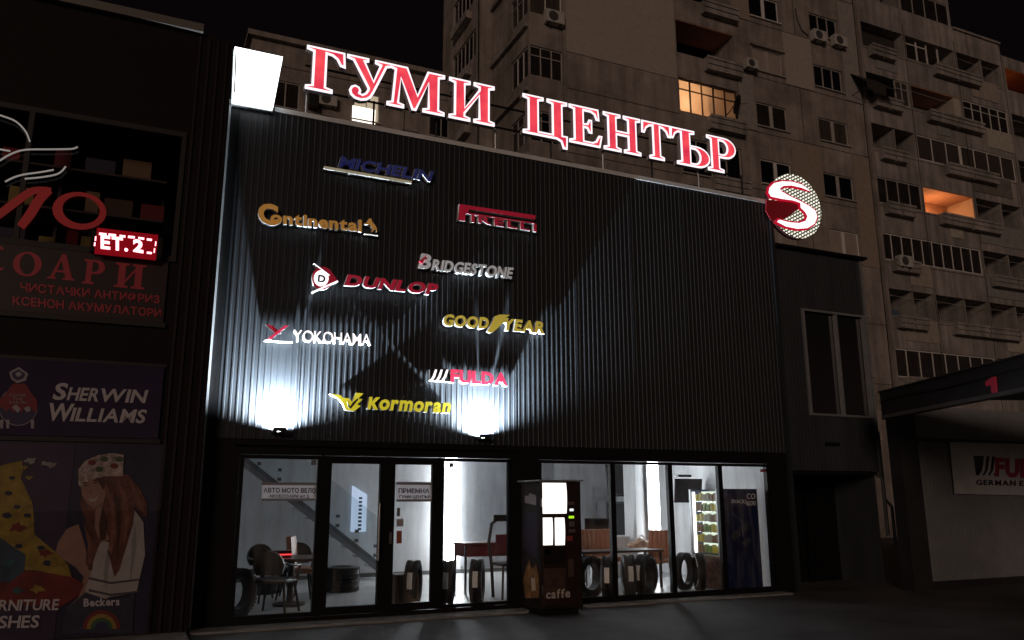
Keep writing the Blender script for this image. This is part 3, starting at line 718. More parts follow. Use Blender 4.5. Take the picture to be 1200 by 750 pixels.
TG = 'tyres standing on show behind the glass'
proto = tyre_proto(); add_label(proto)
tyres = [ # px x, Y, turn, label
 (484, .85, 28, 'tyre with a white label behind the right door, beside a cardboard box'),
 (524, .65, 25, 'tyre half hidden by the post between the right door and the pane beside it'),
 (559, .65, 28, 'tyre with a white label in the middle of the pane right of the doors'),
 (713, .32, 35, 'tyre with a white label between the white-ringed tyre and the first window post'),
 (737, .40, 25, 'tyre squeezed between the first post past the coffee machine and the open tyre'),
 (757, .40, 58, 'tyre turned to show floor through its open centre, in front of the brown chair'),
 (277, .55, 50, 'dark tyre half cut off by the left edge of the leftmost pane'),
 (872, .11+.06, 88, 'tyre faintly seen low against the dark blue vending machine')]
FZ = .06
for i, (px, Y, rz, lab) in enumerate(tyres):
    q = P(px, 690, Y)
    if i == 0: proto.location = (q.x, Y, FZ); proto.rotation_euler = (0, 0, R(-rz)); proto['label'] = lab; proto['group'] = TG
    elif i < 7: dup(proto, (q.x, Y, FZ), R(-rz), lab, TG)
# white-ringed tyre and two motorcycle tyres
wt = dup(proto, (P(690, 690, .5).x, .5, FZ), R(-72), 'tyre with a white ring on its side beside the coffee machine', TG)
ring = MB().lathe([(.235, .105), (.262, .108), (.262, .1), (.235, .1)], 40, lambda x, y, z: (-z, x, y+.32), closed=True).build('white_ring', paper, wt, smooth=True)
ring.location = (0, 0, 0)
mt_ = tyre_proto(.31, .13, .22); mt_.name = 'motorcycle_tyre'
for k in range(3):
    MB().tube([(-.067, .25*math.cos(a), .31+.25*math.sin(a)) for a in [R(100+k*110+10*j) for j in range(7)]], .008, 6).build('white_stripe', paper, mt_)
for px, Y, rz, lab in ((803, .75, 62, 'narrow motorcycle tyre with white side stripes, left one of the pair by the snack machine'), (820, .62, 25, 'narrow motorcycle tyre leaning on its striped twin, nearest the snack machine')):
    q = P(px, 690, Y)
    if px == 803: mt_.location = (q.x, Y, FZ); mt_.rotation_euler = (0, 0, R(-rz)); tag(mt_, lab, 'tyre', TG)
    else: dup(mt_, (q.x, Y, FZ), R(-rz), lab, TG)
# flat-stacked tyres by the stairs
q = P(467/1.0, 700, .95)
cb_ = thing('cardboard_box', 'brown cardboard box on the floor behind the right door', 'box', (q.x, .75, FZ))
bx('carton', mat('cardboard', (.10, .065, .045), .7, var=.2), cb_, q.x-.16, q.x+.20, .6, .95, FZ, .52); bx('tape', mat('tape', (.25, .2, .14), .4), cb_, q.x-.16, q.x+.2, .74, .8, .521, .524)
for i, (px, Y, h, lab) in enumerate(((399, 3.2, 0, 'tyre lying flat with a yellow label by the foot of the stairs'), (399, 3.2, 1, 'tyre lying on top of the labelled one by the stairs'), (308, 3.4, 0, 'tyre lying flat behind the black chairs in the leftmost pane'))):
    xq = P(px, 680, Y).x
    o = dup(proto, (xq, Y+.32, FZ+.1+.21*h), 0, lab, 'tyres lying flat in the shop'); o.rotation_euler = (0, R(90), R(90)); o.location = (xq-.32 if False else xq, Y, FZ+.105+.21*h)
    o.rotation_euler = Matrix.Rotation(R(180), 3, 'Z').to_euler()
    o.rotation_euler = (R(0), R(90), R(90)); o.location = (xq, Y-.32, FZ+.105+.21*h)

# chairs and tables
wood = mat('dark_wood', (.06, .028, .018), .45, var=.3, vscale=6); blackfab = mat('black_vinyl', (.012, .012, .012), .45)
orange = mat('brown_leather', (.40, .17, .095), .45, var=.2, vscale=6); iron = mat('black_iron', (.012, .011, .011), .45, var=.2)
def office_chair(label, loc, rz, group):
    t_ = thing('armchair', label, 'chair', (0, 0, 0), group)
    MB().box(-.24, .24, -.24, .24, .42, .48, bev=.03).build('seat', blackfab, t_, smooth=True)
    pts = arc(0, .66, .22, .20, -40, 220, 16); MB().shape([pts], lambda u, v, d: (u, .22+d+(v-.5)*.12, v), .05).build('backrest', blackfab, t_)
    for sx_ in (-1, 1):
        for sy_ in (-1, 1): MB().tube([(sx_*.20, sy_*.2, .43), (sx_*.27, sy_*.28, .0)], [.022, .016], 8).build('leg', iron, t_)
        MB().tube([(sx_*.25, -.2, .45), (sx_*.28, -.2, .64), (sx_*.28, .1, .66), (sx_*.24, .22, .68)], .018, 8).build('armrest', iron, t_, smooth=True)
    t_.location = loc; t_.rotation_euler = (0, 0, rz); return t_
def at(px, Y): return (P(px, 690, Y).x, Y, FZ)
CG = 'black chairs round the low table'
a0 = office_chair('black armchair nearest the glass in the leftmost pane, turned towards the table', at(322, .75), R(150), CG)
dup(a0, at(312, 2.3), R(20), 'black armchair with round back left of the red lit device on the low table', CG)
dup(a0, at(346, 2.5), R(-15), 'black armchair with round back right of the red lit device on the low table', CG)
tx, ty, _ = at(340, 1.6)
tb_ = thing('low_table', 'dark round table with a glowing red device in the leftmost pane', 'table', (tx, ty, FZ))
MB().lathe([(.0, .66), (.52, .66), (.53, .68), (.52, .70), (0, .70)], 32, lambda x, y, z: (tx+x, ty+y, FZ+z)).build('tabletop', wood, tb_, smooth=True)
MB().lathe([(.25, 0), (.25, .03), (.05, .06), (.05, .655), (.0, .656)], 20, lambda x, y, z: (tx+x, ty+y, FZ+z)).build('pedestal', iron, tb_, smooth=True)
dv = thing('lit_device', 'small device with a glowing red bar on the low table', 'device', (tx-.2, ty, FZ+.7))
bx('casing', mat('device_dark', (.10, .02, .02), .4), dv, tx-.36, tx-.02, ty-.1, ty+.1, FZ+.701, FZ+.80, bev=.01); bx('light_bar', emat('red_bar', (1, .05, .06), 1.6), dv, tx-.36, tx-.02, ty-.108, ty-.101, FZ+.735, FZ+.755)
def leather_chair(label, loc, rz, group):
    t_ = thing('leather_chair', label, 'chair', (0, 0, 0), group)
    MB().box(-.24, .24, -.24, .26, .40, .49, bev=.03).build('seat', orange, t_, smooth=True)
    for k in range(5):
        x = -.19+k*.095; MB().box(x-.05, x+.05, .22, .31, .46, .98, bev=.03, xf=lambda X, Y, Z: (X, Y+(Z-.46)*.12, Z)).build('backrest_channel', orange, t_, smooth=True)
    for sx_ in (-1, 1):
        for sy_ in (-1, 1): MB().tube([(sx_*.2, sy_*.2+.02, .42), (sx_*.22, sy_*.25+.02, 0)], [.024, .014], 8).build('leg', wood, t_, smooth=True)
    t_.location = loc; t_.rotation_euler = (0, 0, rz); return t_
LGp = 'brown leather chairs'
l0 = leather_chair('brown leather chair right of the open tyre, below the right light strip', at(768, 1.55), R(-60), LGp)
dup(l0, at(688, 2.3), R(14), 'brown channelled chair closest to the coffee machine, behind the white-ringed tyre', LGp)
dup(l0, at(701, 2.3), R(4), 'middle one of the three brown channelled chairs behind the display tyres', LGp)
dup(l0, at(714, 2.3), R(-6), 'brown channelled chair against the first window post right of the coffee machine', LGp)
dup(l0, at(362, 2.3), R(70), 'brown leather chair at the low table, beside the frame of the leftmost pane', LGp)
def rect_table(label, cx, cy, w2, d2, h, top, legm, name='table'):
    t_ = thing(name, label, 'table', (cx, cy, FZ))
    MB().box(cx-w2, cx+w2, cy-d2, cy+d2, FZ+h-.04, FZ+h, bev=.008).build('tabletop', top, t_)
    for sx_ in (-1, 1):
        for sy_ in (-1, 1): bx('leg', legm, t_, cx+sx_*(w2-.05)-.018, cx+sx_*(w2-.05)+.018, cy+sy_*(d2-.05)-.018, cy+sy_*(d2-.05)+.018, FZ, FZ+h-.042)
    return t_
rect_table('long dark table between the display tyres and the brown chairs', P(722, 690, 1.5).x, 1.5, .85, .3, .66, wood, iron)
q = at(572, 2.0)
bt = rect_table('red-brown padded bench table on steel legs in the pane right of the doors', q[0]+.05, 2.0, .62, .3, .83, mat('red_leather', (.16, .03, .03), .4, var=.2), steel, 'bench')
bx('apron', MATS['red_leather'], bt, q[0]-.52, q[0]+.62, 1.72, 2.28, FZ+.60, FZ+.785, bev=.02)
# tall black chair with curved back by the right post
q = at(597, 1.0); t_ = thing('tall_chair', 'tall black chair with a curved iron back against the pane edge beside the coffee machine', 'chair', (0, 0, 0))
MB().box(-.22, .22, -.22, .22, .50, .55, bev=.02).build('seat', blackfab, t_)
MB().tube([(-.20, .20, 0), (-.22, .22, .5), (-.26, .25, .85), (-.20, .27, 1.15), (-.06, .28, 1.25), (.1, .28, 1.25)], .028, 8).build('back_frame', iron, t_, smooth=True)
MB().tube([(.20, .20, 0), (.22, .22, .5), (.24, .25, .85), (.18, .27, 1.15), (.1, .28, 1.25)], .028, 8).build('back_frame', iron, t_, smooth=True)
for sx_ in (-1, 1): MB().tube([(sx_*.2, -.2, .5), (sx_*.22, -.22, 0)], .02, 8).build('leg', iron, t_)
bx('back_panel', mat('wine_fabric', (.14, .02, .03), .6), t_, -.13, .13, .26, .28, .68, .98, bev=.02); bx('headrest', iron, t_, -.16, .16, .25, .31, 1.19, 1.30, bev=.02)
t_.location = q
# reception: counter, monitor, cabinet, screens
q = P(745, 640, 3.2); ctr = thing('reception_counter', 'white reception counter behind the brown chairs', 'counter', (q.x-.5, 3.4, FZ))
bx('front_panel', mat('counter_white', (.6, .6, .62), .4), ctr, q.x-1.0, q.x+.1, 3.3, 3.35, FZ, .82); bx('counter_top', plaster, ctr, q.x-1.05, q.x+.15, 3.25, 3.8, .822, .86, bev=.005)
def monitor(name, label, c, w_, h, rz, tilt, m_, stand=True, cat='screen'):
    t_ = thing(name, label, cat, (0, 0, 0))
    xf = lambda x, y, z: tuple(Matrix.Rotation(tilt, 3, 'X') @ Vector((x, y, z)))
    MB().box(-w_/2, w_/2, -.02, .02, -h/2, h/2, bev=.008, xf=xf).build('casing', m_, t_); MB().box(-w_/2+.02, w_/2-.02, -.026, -.021, -h/2+.025, h/2-.02, xf=xf).build('display', mat('screen_black', (.006, .006, .008), .15), t_)
    if stand: MB().box(-.03, .03, .0, .03, -h/2-.14, -h/2+.05).box(-.12, .12, -.08, .1, -h/2-.15, -h/2-.14).build('stand', iron, t_)
    else: MB().box(-.04, .04, .02, .22, -.04, .04).build('wall_bracket', iron, t_)
    t_.location = c; t_.rotation_euler = (0, 0, rz); return t_
q = P(700, 619, 3.5); monitor('monitor', 'black computer monitor behind the brown channelled chairs', (q.x, 3.5, q.z), .52, .40, R(-35), 0, iron, cat='monitor')
q = P(736, 563, 4.6); monitor('television', 'dark flat television high on the grey wall left of the right light strip', (q.x, 4.6, q.z), 1.15, .72, R(0), R(-6), mat('tv_grey', (.05, .05, .055), .4), False, 'television')
q = P(806, 575, 2.3); monitor('television', 'black television tilted forward on the white wall beside the snack machine', (q.x, 2.3, q.z), .62, .48, R(-8), R(10), iron, False, 'television')
q2 = P(800, 558, 2.3); tag(MB().box(q2.x-.14, q2.x+.18, 2.24, 2.36, q2.z-.02, q2.z+.03, bev=.015).build('set_top_box', iron, label='small black box on top of the tilted television', at=(q2.x, 2.3, q2.z)), cat='box')
q = P(735, 622, 4.9); cbn = thing('cabinet', 'grey cabinet against the back wall below the large television', 'cabinet', (q.x, 5.1, FZ))
bx('carcass', mat('cabinet_grey', (.13, .13, .14), .5, var=.15), cbn, q.x-.55, q.x+.5, 4.9, 5.3, FZ, 1.55); bx('door', mat('cabinet_dark', (.06, .06, .065), .4), cbn, q.x-.53, q.x-.05, 4.88, 4.898, FZ+.05, 1.5); bx('door', MATS['cabinet_dark'], cbn, q.x-.0, q.x+.48, 4.88, 4.898, FZ+.05, 1.5)
q = P(752, 640, 2.6); bg = thing('bag', 'crumpled pale and brown bag on the counter behind the open tyre', 'bag', (q.x, 2.6, q.z-.1))
mb = MB(); bm = bmesh.new(); bmesh.ops.create_icosphere(bm, subdivisions=3, radius=1)
for v in bm.verts:
    k = 1+.14*math.sin(7*v.co.x+3*v.co.z)+.08*math.sin(11*v.co.y+2); v.co = Vector((q.x+v.co.x*.3*k, 2.6+v.co.y*.15*k, q.z-.02+max(v.co.z, -.5)*.16*k))
mb.add([v.co[:] for v in bm.verts], [[v.index for v in f.verts] for f in bm.faces]); bm.free(); mb.build('bag_body', mat('bag_cloth', (.4, .26, .18), .7, var=.5, vscale=7), bg, smooth=True)
MB().tube([(q.x-.15, 2.6, q.z+.1), (q.x, 2.6, q.z+.22), (q.x+.15, 2.6, q.z+.1)], .015, 6).build('handle', paper, bg)

# snack machine: glowing front to the left, dark blue side to the street
sx0, sx1, sy0, sy1, sz = 9.42, 10.29, .30, 1.12, 1.78
sm = thing('snack_machine', 'dark blue snack vending machine with a glowing glass front behind the right-end windows', 'vending machine', ((sx0+sx1)/2, .7, FZ))
bx('body', mat('machine_blue', (.012, .018, .06), .3, var=.4, vscale=2), sm, sx0+.25, sx1, sy0, sy1, FZ, sz, bev=.01)
bx('side_panel', mat('machine_blue_dark', (.014, .02, .07), .28, var=.5, vscale=3), sm, sx0, sx0+.245, sy0, sy0+.03, FZ, sz); bx('side_panel', MATS['machine_blue_dark'], sm, sx0, sx0+.245, sy1-.03, sy1, FZ, sz)
bx('base_panel', mat('machine_print', (.13, .07, .05), .5, var=.9, vscale=9), sm, sx0-.012, sx0+.24, sy0+.032, sy1-.032, FZ+.02, .62); bx('back_panel', emat('cabinet_glow', (.85, .95, .75), 1.3), sm, sx0+.23, sx0+.245, sy0+.032, sy1-.032, .64, sz-.04)
bx('door_frame', alum, sm, sx0-.03, sx0-.0, sy0+.0, sy0+.05, .62, sz-.002); bx('door_frame', alum, sm, sx0-.03, sx0, sy1-.05, sy1, .62, sz-.002)
bx('light_tube', emat('tube_white', (1, 1, .92), 6), sm, sx0+.02, sx0+.05, sy1-.075, sy1-.04, .66, sz-.05); bx('light_tube', emat('tube_white', (1, 1, .92), 6), sm, sx0+.02, sx0+.05, sy0+.04, sy0+.07, .66, sz-.05)
pack = [mat('snack_yellow', (.6, .5, .05), .4), mat('snack_green', (.2, .3, .06), .4), mat('snack_brown', (.25, .13, .06), .5), mat('snack_pale', (.5, .48, .4), .5)]
for r_ in range(6):
    z = .66+r_*.18; bx('shelf', steel, sm, sx0+.03, sx0+.225, sy0+.09, sy1-.1, z, z+.008)
    for k in range(6):
        y = sy0+.13+k*.105; bx('snack_packet', pack[(r_*2+k//2) % 4], sm, sx0+.04, sx0+.09, y, y+.075, z+.009, z+.13+.02*((k+r_) % 2), bev=.008)
bx('glass_front', glass, sm, sx0-.02, sx0-.015, sy0+.05, sy1-.05, .64, sz-.02)
lettering(sm, 'CO', (875, 584.5), (885, 584.5), 6, 6, sy0-.006, .003, paper, bold=0, each=False, name='lettering')
lettering(sm, 'SNACKS', (857, 589.5), (875, 590), 4.2, 4.2, sy0-.006, .003, paper, bold=0, each=False, name='lettering')
lettering(sm, '&DRI', (875, 592.5), (885.5, 592), 5, 5, sy0-.006, .003, paper, bold=0, each=False, name='lettering')
MB().tube([(P(858, 610, .29).x, .288, 1.35), (P(870, 622, .29).x, .288, 1.22), (P(872, 650, .29).x, .288, .95)], .006, 6).build('side_print', mat('print_bluegrey', (.12, .15, .25), .5), sm)
for (x_, y_, r_) in ((874, 617, 9), (864, 626, 8), (876, 634, 7)):
    MB().shape([[F(a, b, sy0-.004) for a, b in ((x_-r_, y_+r_*.3), (x_+r_*.2, y_-r_*.8), (x_+r_*.6, y_+r_*.1), (x_-r_*.3, y_+r_))]], plane_xf(sy0-.004), .003).build('side_print', mat('print_darkgrey', (.05, .05, .07), .5, var=.8, vscale=12), sm)

# ------------------------------------------------------------------ neighbouring shop on the left
LY = -.36; NX0, NX1, NZ = -9., .755, 8.02
nb = thing('neighbour_building', 'unlit dark shop building with a paint poster window, left of the black ribbed shop', 'shop', (-3, 2, 0))
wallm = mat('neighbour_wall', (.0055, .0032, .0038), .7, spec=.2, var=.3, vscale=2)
nwx = F(208, 240, LY)[0]
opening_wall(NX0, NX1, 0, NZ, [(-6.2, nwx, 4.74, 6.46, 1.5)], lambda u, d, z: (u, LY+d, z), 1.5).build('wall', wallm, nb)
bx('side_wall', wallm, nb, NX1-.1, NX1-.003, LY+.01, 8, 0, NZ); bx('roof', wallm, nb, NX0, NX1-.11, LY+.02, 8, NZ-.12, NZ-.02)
bx('roof_trim', mat('roof_trim_grey', (.13, .12, .11), .5), nb, NX0, .34, LY-.10, LY-.003, NZ-.02, NZ+.10)
frm = mat('window_frame_dark', (.024, .020, .021), .5, spec=.3)
fm = MB(); 
fm.box(-6.2, nwx+.04, LY-.03, LY+.05, 6.42, 6.49); fm.box(-6.2, nwx+.04, LY-.03, LY+.05, 4.66, 4.74)
mx = F(24, 240, LY)[0]; fm.box(mx-.03, mx+.03, LY-.028, LY+.048, 4.74, 6.42); fm.box(nwx-.02, nwx+.04, LY-.028, LY+.048, 4.74, 6.42)
uw = fm.build('window', frm, nb); bx('pane', glassmat('dusty_glass', (.75, .72, .72), .0), uw, -6.2, nwx, LY+.02, LY+.026, 4.74, 6.42)
rb = MB()
for x_ in (.30, .42, .54, .66): rb.box(x_, x_+.03, LY-.025, LY-.002, .02, NZ-.05)
rb.build('corner_rib', mat('rib_dark', (.014, .009, .0095), .5, spec=.3), nb)
# signs on it
def sheet(par, px, mt, name, y, t=.02):
    a, b = F(px[0], px[3], y), F(px[2], px[1], y); return MB().box(a[0], b[0], y-t, y, a[1], b[1]).build(name, mt, par)
def npoly(par, pts, mt, name, dy, t=.003):
    y = LY-.03-dy; return MB().shape([[F(a, b, y) for a, b in pts]], plane_xf(y), t).build(name, mt, par)
sg = thing('window_sign', 'dark red sign with large and small red letters under the upper window', 'sign', (-1.2, LY, 4.2))
a_, b_ = F(0, 384, LY), F(196, 302, LY)
bx('sign_panel', mat('sign_maroon', (.016, .004, .006), .5, var=.3), sg, -4.6, b_[0]+.02, LY-.035, LY-.003, 3.84, 4.655)
bx('frame', frm, sg, -4.6, b_[0]+.05, LY-.05, LY-.003, 3.77, 3.835)
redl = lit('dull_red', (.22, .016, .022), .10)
ser = lettering
YL = LY-.04
MB  # (serif capitals built from the same outlines as the roof letters)
for ch, x0, x1, yb, ht in (('А', 55, 87, 326, 30), ('Р', 96, 121, 332, 29), ('И', 133, 169, 336, 29)):
    if ch == 'А': loops = [[(0,0),(.36,0),(.36,.06),(.27,.09),(.33,.28),(.66,.28),(.73,.09),(.62,.06),(.62,0),(1.1,0),(1.1,.06),(1.0,.09),(.66,1),(.50,1),(.12,.09),(0,.06)], [(.36,.36),(.63,.36),(.50,.76)]]
    else: loops = LET[ch]
    A_, B_ = P(x0, yb, YL), P(x1, yb+2, YL); H_ = P(x0, yb-ht, YL).z-A_.z; W_ = max(q[0] for q in loops[0])
    MB().shape([[(A_.x+u/W_*(B_.x-A_.x), A_.z+v*H_) for u, v in l] for l in loops], plane_xf(YL), .003).build('letter', redl, sg)
for x0, x1, y0, y1, op in ((15, 49, 295, 324, 0), (-14, 9, 288, 318, 1)):
    cx, cy, rx_, ry_ = (x0+x1)/2, (y0+y1)/2, (x1-x0)/2, (y1-y0)/2
    if not op: L = [[F(a, b, YL) for a, b in carc(cx, cy, rx_, ry_)], [F(a, b, YL) for a, b in carc(cx, cy, rx_*.52, ry_*.84)]]
    else: L = [[F(a, b, YL) for a, b in carc(cx, cy, rx_, ry_, 50, 310)+carc(cx, cy, rx_*.6, ry_*.85, 310, 50)]]
    MB().shape(L, plane_xf(YL), .003).build('letter', redl, sg)
lettering(sg, 'ЧИСТАЧКИ АНТИФРИЗ', (24, 341), (187, 355.5), 9.5, 8.5, YL, .003, redl, bold=.02, each=False, name='lettering')
lettering(sg, 'КСЕНОН АКУМУЛАТОРИ', (15, 357), (189, 371.5), 9.5, 8.5, YL, .003, redl, bold=.02, each=False, name='lettering')
# big script letters and white line drawing on the glass
sc_ = thing('script_letters', 'large slanted red script letters across the upper window', 'lettering', (-1.5, LY, 5.1))
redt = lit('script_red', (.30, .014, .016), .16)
def pstroke(par, pts, wd, mt, name, y=LY-.045, t=.006):
    pts = smooth_pts(pts, 5); L_, R_ = [], []
    for i, q_ in enumerate(pts):
        a, b = Vector(pts[max(i-1, 0)]), Vector(pts[min(i+1, len(pts)-1)]); d = (b-a).normalized(); nn = Vector((-d.y, d.x))
        k = wd[0]+(wd[1]-wd[0])*math.sin(math.pi*i/(len(pts)-1))
        L_.append(F(q_[0]+nn.x*k, q_[1]+nn.y*k, y)); R_.append(F(q_[0]-nn.x*k, q_[1]-nn.y*k, y))
    return MB().shape([L_+R_[::-1]], plane_xf(y), t).build(name, mt, par)
pstroke(sc_, [(-25,262),(-8,256),(14,240),(38,224),(60,223)], (3, 5), redt, 'letter')
pstroke(sc_, [(58,222),(46,234),(36,250),(24,266)], (5, 6), redt, 'letter', LY-.053)
oo = [F(a, b, LY-.049) for a, b in [(93+31*math.cos(R(t))-.35*20*math.sin(R(t)), 247-22*math.sin(R(t))-3*math.cos(R(t))) for t in range(0, 360, 15)]]
oi = [F(a, b, LY-.049) for a, b in [(95+21*math.cos(R(t))-.35*18*math.sin(R(t)), 246-16*math.sin(R(t))-3*math.cos(R(t))) for t in range(0, 360, 15)]]
MB().shape([oo, oi], plane_xf(LY-.049), .005).build('letter', redt, sc_)
ln = thing('line_emblem', 'curved white tube outlines on the upper window left of the red ticker', 'emblem', (-1.6, LY, 5.9))
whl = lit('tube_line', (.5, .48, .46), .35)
for pts in ([(-20,128),(0,135),(18,142),(30,154),(35,166)], [(-22,202),(0,188),(14,180),(30,175.5),(60,175),(84,174.5),(91,172)], [(6,213),(16,208),(28,204.5),(46,202),(63,199)], [(29,209.5),(46,208),(64,205),(72,201),(77,195)], [(-10,173),(0,175),(12,177)]):
    ps = smooth_pts(pts, 4); MB().tube([P(a, b, LY-.06) for a, b in ps], .011, 6).build('tube', whl, ln, smooth=True)
# red ticker
tk = thing('led_ticker', 'small glowing red dot display in front of the upper window', 'display', (-.5, LY-.1, 4.8))
bx('casing', blackal, tk, F(107, 285, LY)[0], F(190, 290, LY)[0], LY-.16, LY-.07, F(150, 298.5, LY-.16)[1], F(150, 274, LY-.16)[1])
ledr = emat('led_red', (1, .30, .34), 5); ledd = emat('led_red_dim', (1, .01, .03), .5); TY = LY-.17
sheet(tk, (110.5, 275.5, 185.5, 297.5), mat('ticker_face', (.06, .003, .006), .3, emit=.3, ecol=(.6, .003, .015)), 'display_face', LY-.161, .006)  # red haze round the letters is put into the face as glow
lettering(tk, 'ЕТ.', (118, 290.5), (150, 294), 14, 14, TY, .004, ledr, bold=.045, each=False, name='lettering')
lettering(tk, '2', (156, 294), (168, 296), 14, 14, TY, .004, ledr, bold=.045, each=False, name='lettering')
for (x_, y_, w_, h_) in ((111,277,2,5),(110,284,2,4),(116,273.5,9,1.6),(127,274.6,9,1.6),(140,276,7,1.6),(150,277,8,1.6),(162,278.5,7,1.6),(172,280,6,1.6),(181.5,283,1.8,5),(180,291,1.8,5),(172,295.5,6,1.6)):
    a, b = F(x_, y_+h_, TY), F(x_+w_, y_, TY); MB().box(a[0], b[0], TY, TY+.004, a[1], b[1]).build('led_segment', ledr, tk)
# shelves and goods behind the upper window
random.seed(3)
shl = thing('shelving', 'dim shelf rack of goods behind the upper window of the left shop', 'shelf', (-1.5, .6, 4.7))
for z in (4.80, 5.36, 5.94): bx('shelf', mat('shelf_metal', (.12, .11, .11), .5), shl, -5.5, nwx-.15, .2, .7, z, z+.03)
for x_ in (-5.4, -3.2, -1.3, nwx-.2): bx('upright', MATS['shelf_metal'], shl, x_, x_+.04, .72, .76, 4.75, 6.40)
cols = [(.50,.05,.05),(.42,.33,.20),(.22,.18,.19),(.68,.64,.58),(.17,.12,.09),(.32,.06,.08),(.55,.48,.15),(.10,.12,.2)]
words = ['red','tan','grey','white','brown','dark red','yellowish','navy']
for zi, z in enumerate((4.831, 5.391, 5.971)):
    x_ = -2.6
    while x_ < nwx-.4:
        w_, h_ = random.uniform(.12, .40), random.uniform(.14, .34); c = random.randrange(8)
        if random.random() < .95:
            tag(MB().box(x_, x_+w_, .28, .6, z, z+h_, bev=.006).build('goods_box', mat('goods_'+words[c].replace(' ', '_'), cols[c], .6), at=(x_+w_/2, .44, z)), f'{words[c]} box on the {["lowest","middle","top"][zi]} shelf behind the upper left window, dimly seen', 'box', 'goods boxes behind the upper left window')
        x_ += w_+random.uniform(.03, .18)
# paint maker's sign
pm = thing('paint_sign', 'dark violet sign with white slanted capitals and a red paint globe emblem', 'sign', (-1, LY, 2.8))
bx('sign_panel', mat('sign_violet', (.030, .020, .065), .22, var=.15), pm, -4.2, F(189, 470, LY)[0], LY-.03, LY-.003, 2.36, 3.26)
bx('frame', frm, pm, -4.2, F(189, 470, LY)[0]+.03, LY-.035, LY-.003, 3.262, 3.30); bx('frame', frm, pm, -4.2, F(189, 470, LY)[0]+.03, LY-.035, LY-.003, 2.30, 2.355)
wl = mat('sign_lettering_white', (.62, .6, .62), .5)
YP = LY-.036
lettering(pm, 'S', (61, 467.5), (76, 468), 19, 19, YP, .003, wl, shear=.25, bold=.03)
lettering(pm, 'HER', (78, 468.5), (114.5, 470), 15, 15, YP, .003, wl, shear=.25, bold=.025, gap=.07)
lettering(pm, 'WIN', (115, 470), (170, 472), 15, 15, YP, .003, wl, shear=.25, bold=.025, gap=.07)
lettering(pm, 'W', (54, 492), (83, 493), 20, 20, YP, .003, wl, shear=.2, bold=.03)
lettering(pm, 'ILLIAMS', (82, 493), (169, 495.5), 15.5, 15.5, YP, .003, wl, shear=.25, bold=.025, gap=.07)
globe = thing('x', 'x', 'x'); bpy.data.objects.remove(globe)
lnm = mat('emblem_line', (.42, .40, .44), .5); rdm = mat('emblem_red', (.24, .02, .025), .5); blm = mat('emblem_blue', (.03, .025, .09), .5)
npoly(pm, carc(21, 477, 23, 22), lnm, 'emblem', .001); npoly(pm, carc(21, 477, 22.2, 21.2), blm, 'emblem', .004)
npoly(pm, [(-3,478),(-2,468),(6,462),(13,452),(17,449),(22,450),(27,449),(32,452),(36,460),(43,468),(44,478),(40,484),(37,478),(33,483),(29,476),(25,484),(20,477),(16,484),(11,478),(7,483),(3,477)], rdm, 'emblem', .007)
npoly(pm, [(11,436),(22,430),(33,438),(30,446),(20,449),(13,444)], lnm, 'emblem', .007); npoly(pm, [(13.5,437),(22,432.5),(30,438.6),(27,443.5),(20,446),(15,442.5)], blm, 'emblem', .010); npoly(pm, [(17.5,438),(22,435),(26,438.8),(21,442)], lnm, 'emblem', .013)
for x_ in (2, 9, 38): npoly(pm, [(x_-2,492),(x_+2,492),(x_+1.6,502),(x_-1.6,502)], lnm, 'emblem', .007)
for s_, xa, xb, yb in (('COVER', 11, 31, 464.5), ('THE', 15, 27, 468.8), ('EARTH', 11, 31, 473)): lettering(pm, s_, (xa, yb), (xb, yb+.4), 3, 3, LY-.045, .002, lnm, bold=0, each=False, name='lettering')
for pts in ([(14,477),(19,474),(24,479),(21,484)], [(28,478),(34,476),(36,481),(31,483)]): npoly(pm, pts, lnm, 'emblem', .010)
bx('sign_glass', glassmat('dimming_glass', (.92, .91, .92), .0), pm, -4.2, F(189, 470, LY)[0], LY-.062, LY-.056, 2.36, 3.26)  # window pane; its tint is added to dim the sign as shade would
# poster
ps = thing('poster', 'large paint poster with a splashed colour shape and a smiling woman in a headscarf', 'poster', (-1, LY, 1.1))
bx('poster_sheet', mat('poster_navy', (.022, .022, .05), .4, var=.35, vscale=1.5), ps, -4.0, F(186, 620, LY)[0], LY-.02, LY-.003, .06, 2.29)
bx('poster_panel', mat('poster_plum', (.045, .032, .07), .4, var=.2), ps, -4.0, F(80, 600, LY)[0], LY-.028, LY-.0205, .06, 2.27)
pc = lambda n_, c, v=.25, s=5: mat('print_'+n_, c, .45, var=v, vscale=s)
py_ = pc('yellow', (.30, .22, .03), .5, 6); pr_ = pc('red', (.17, .022, .018), .4); pb_ = pc('blue', (.035, .07, .11), .5); skin = pc('skin', (.32, .19, .14), .12); hair = pc('hair', (.13, .045, .032), .5, 9); shirt = pc('shirt', (.42, .40, .38), .15); scarf = pc('scarf', (.40, .34, .30), .7, 14)
npoly(ps, [(-20,548),(0,546),(10,543),(26,540),(27,552),(24,560),(30,572),(38,590),(40,608),(40,626),(52,636),(64,646),(80,662),(84,676),(60,672),(40,668),(30,668),(10,660),(-20,650)], py_, 'print', .002)
npoly(ps, [(-20,632),(0,630),(14,640),(30,650),(28,672),(14,682),(-20,680)], pb_, 'print', .006)
npoly(ps, [(-20,678),(10,684),(30,668),(60,672),(84,676),(98,684),(92,698),(70,712),(-20,706)], pr_, 'print', .007)
for (x_, y_, a_) in ((10,578,4),(20,594,3.5),(32,604,4),(8,604,5),(22,640,4),(48,642,4),(56,660,5),(14,560,3)): npoly(ps, carc(x_, y_, a_*1.2, a_*.7, 0, 360, 9), MATS['poster_navy'], 'print', .005)
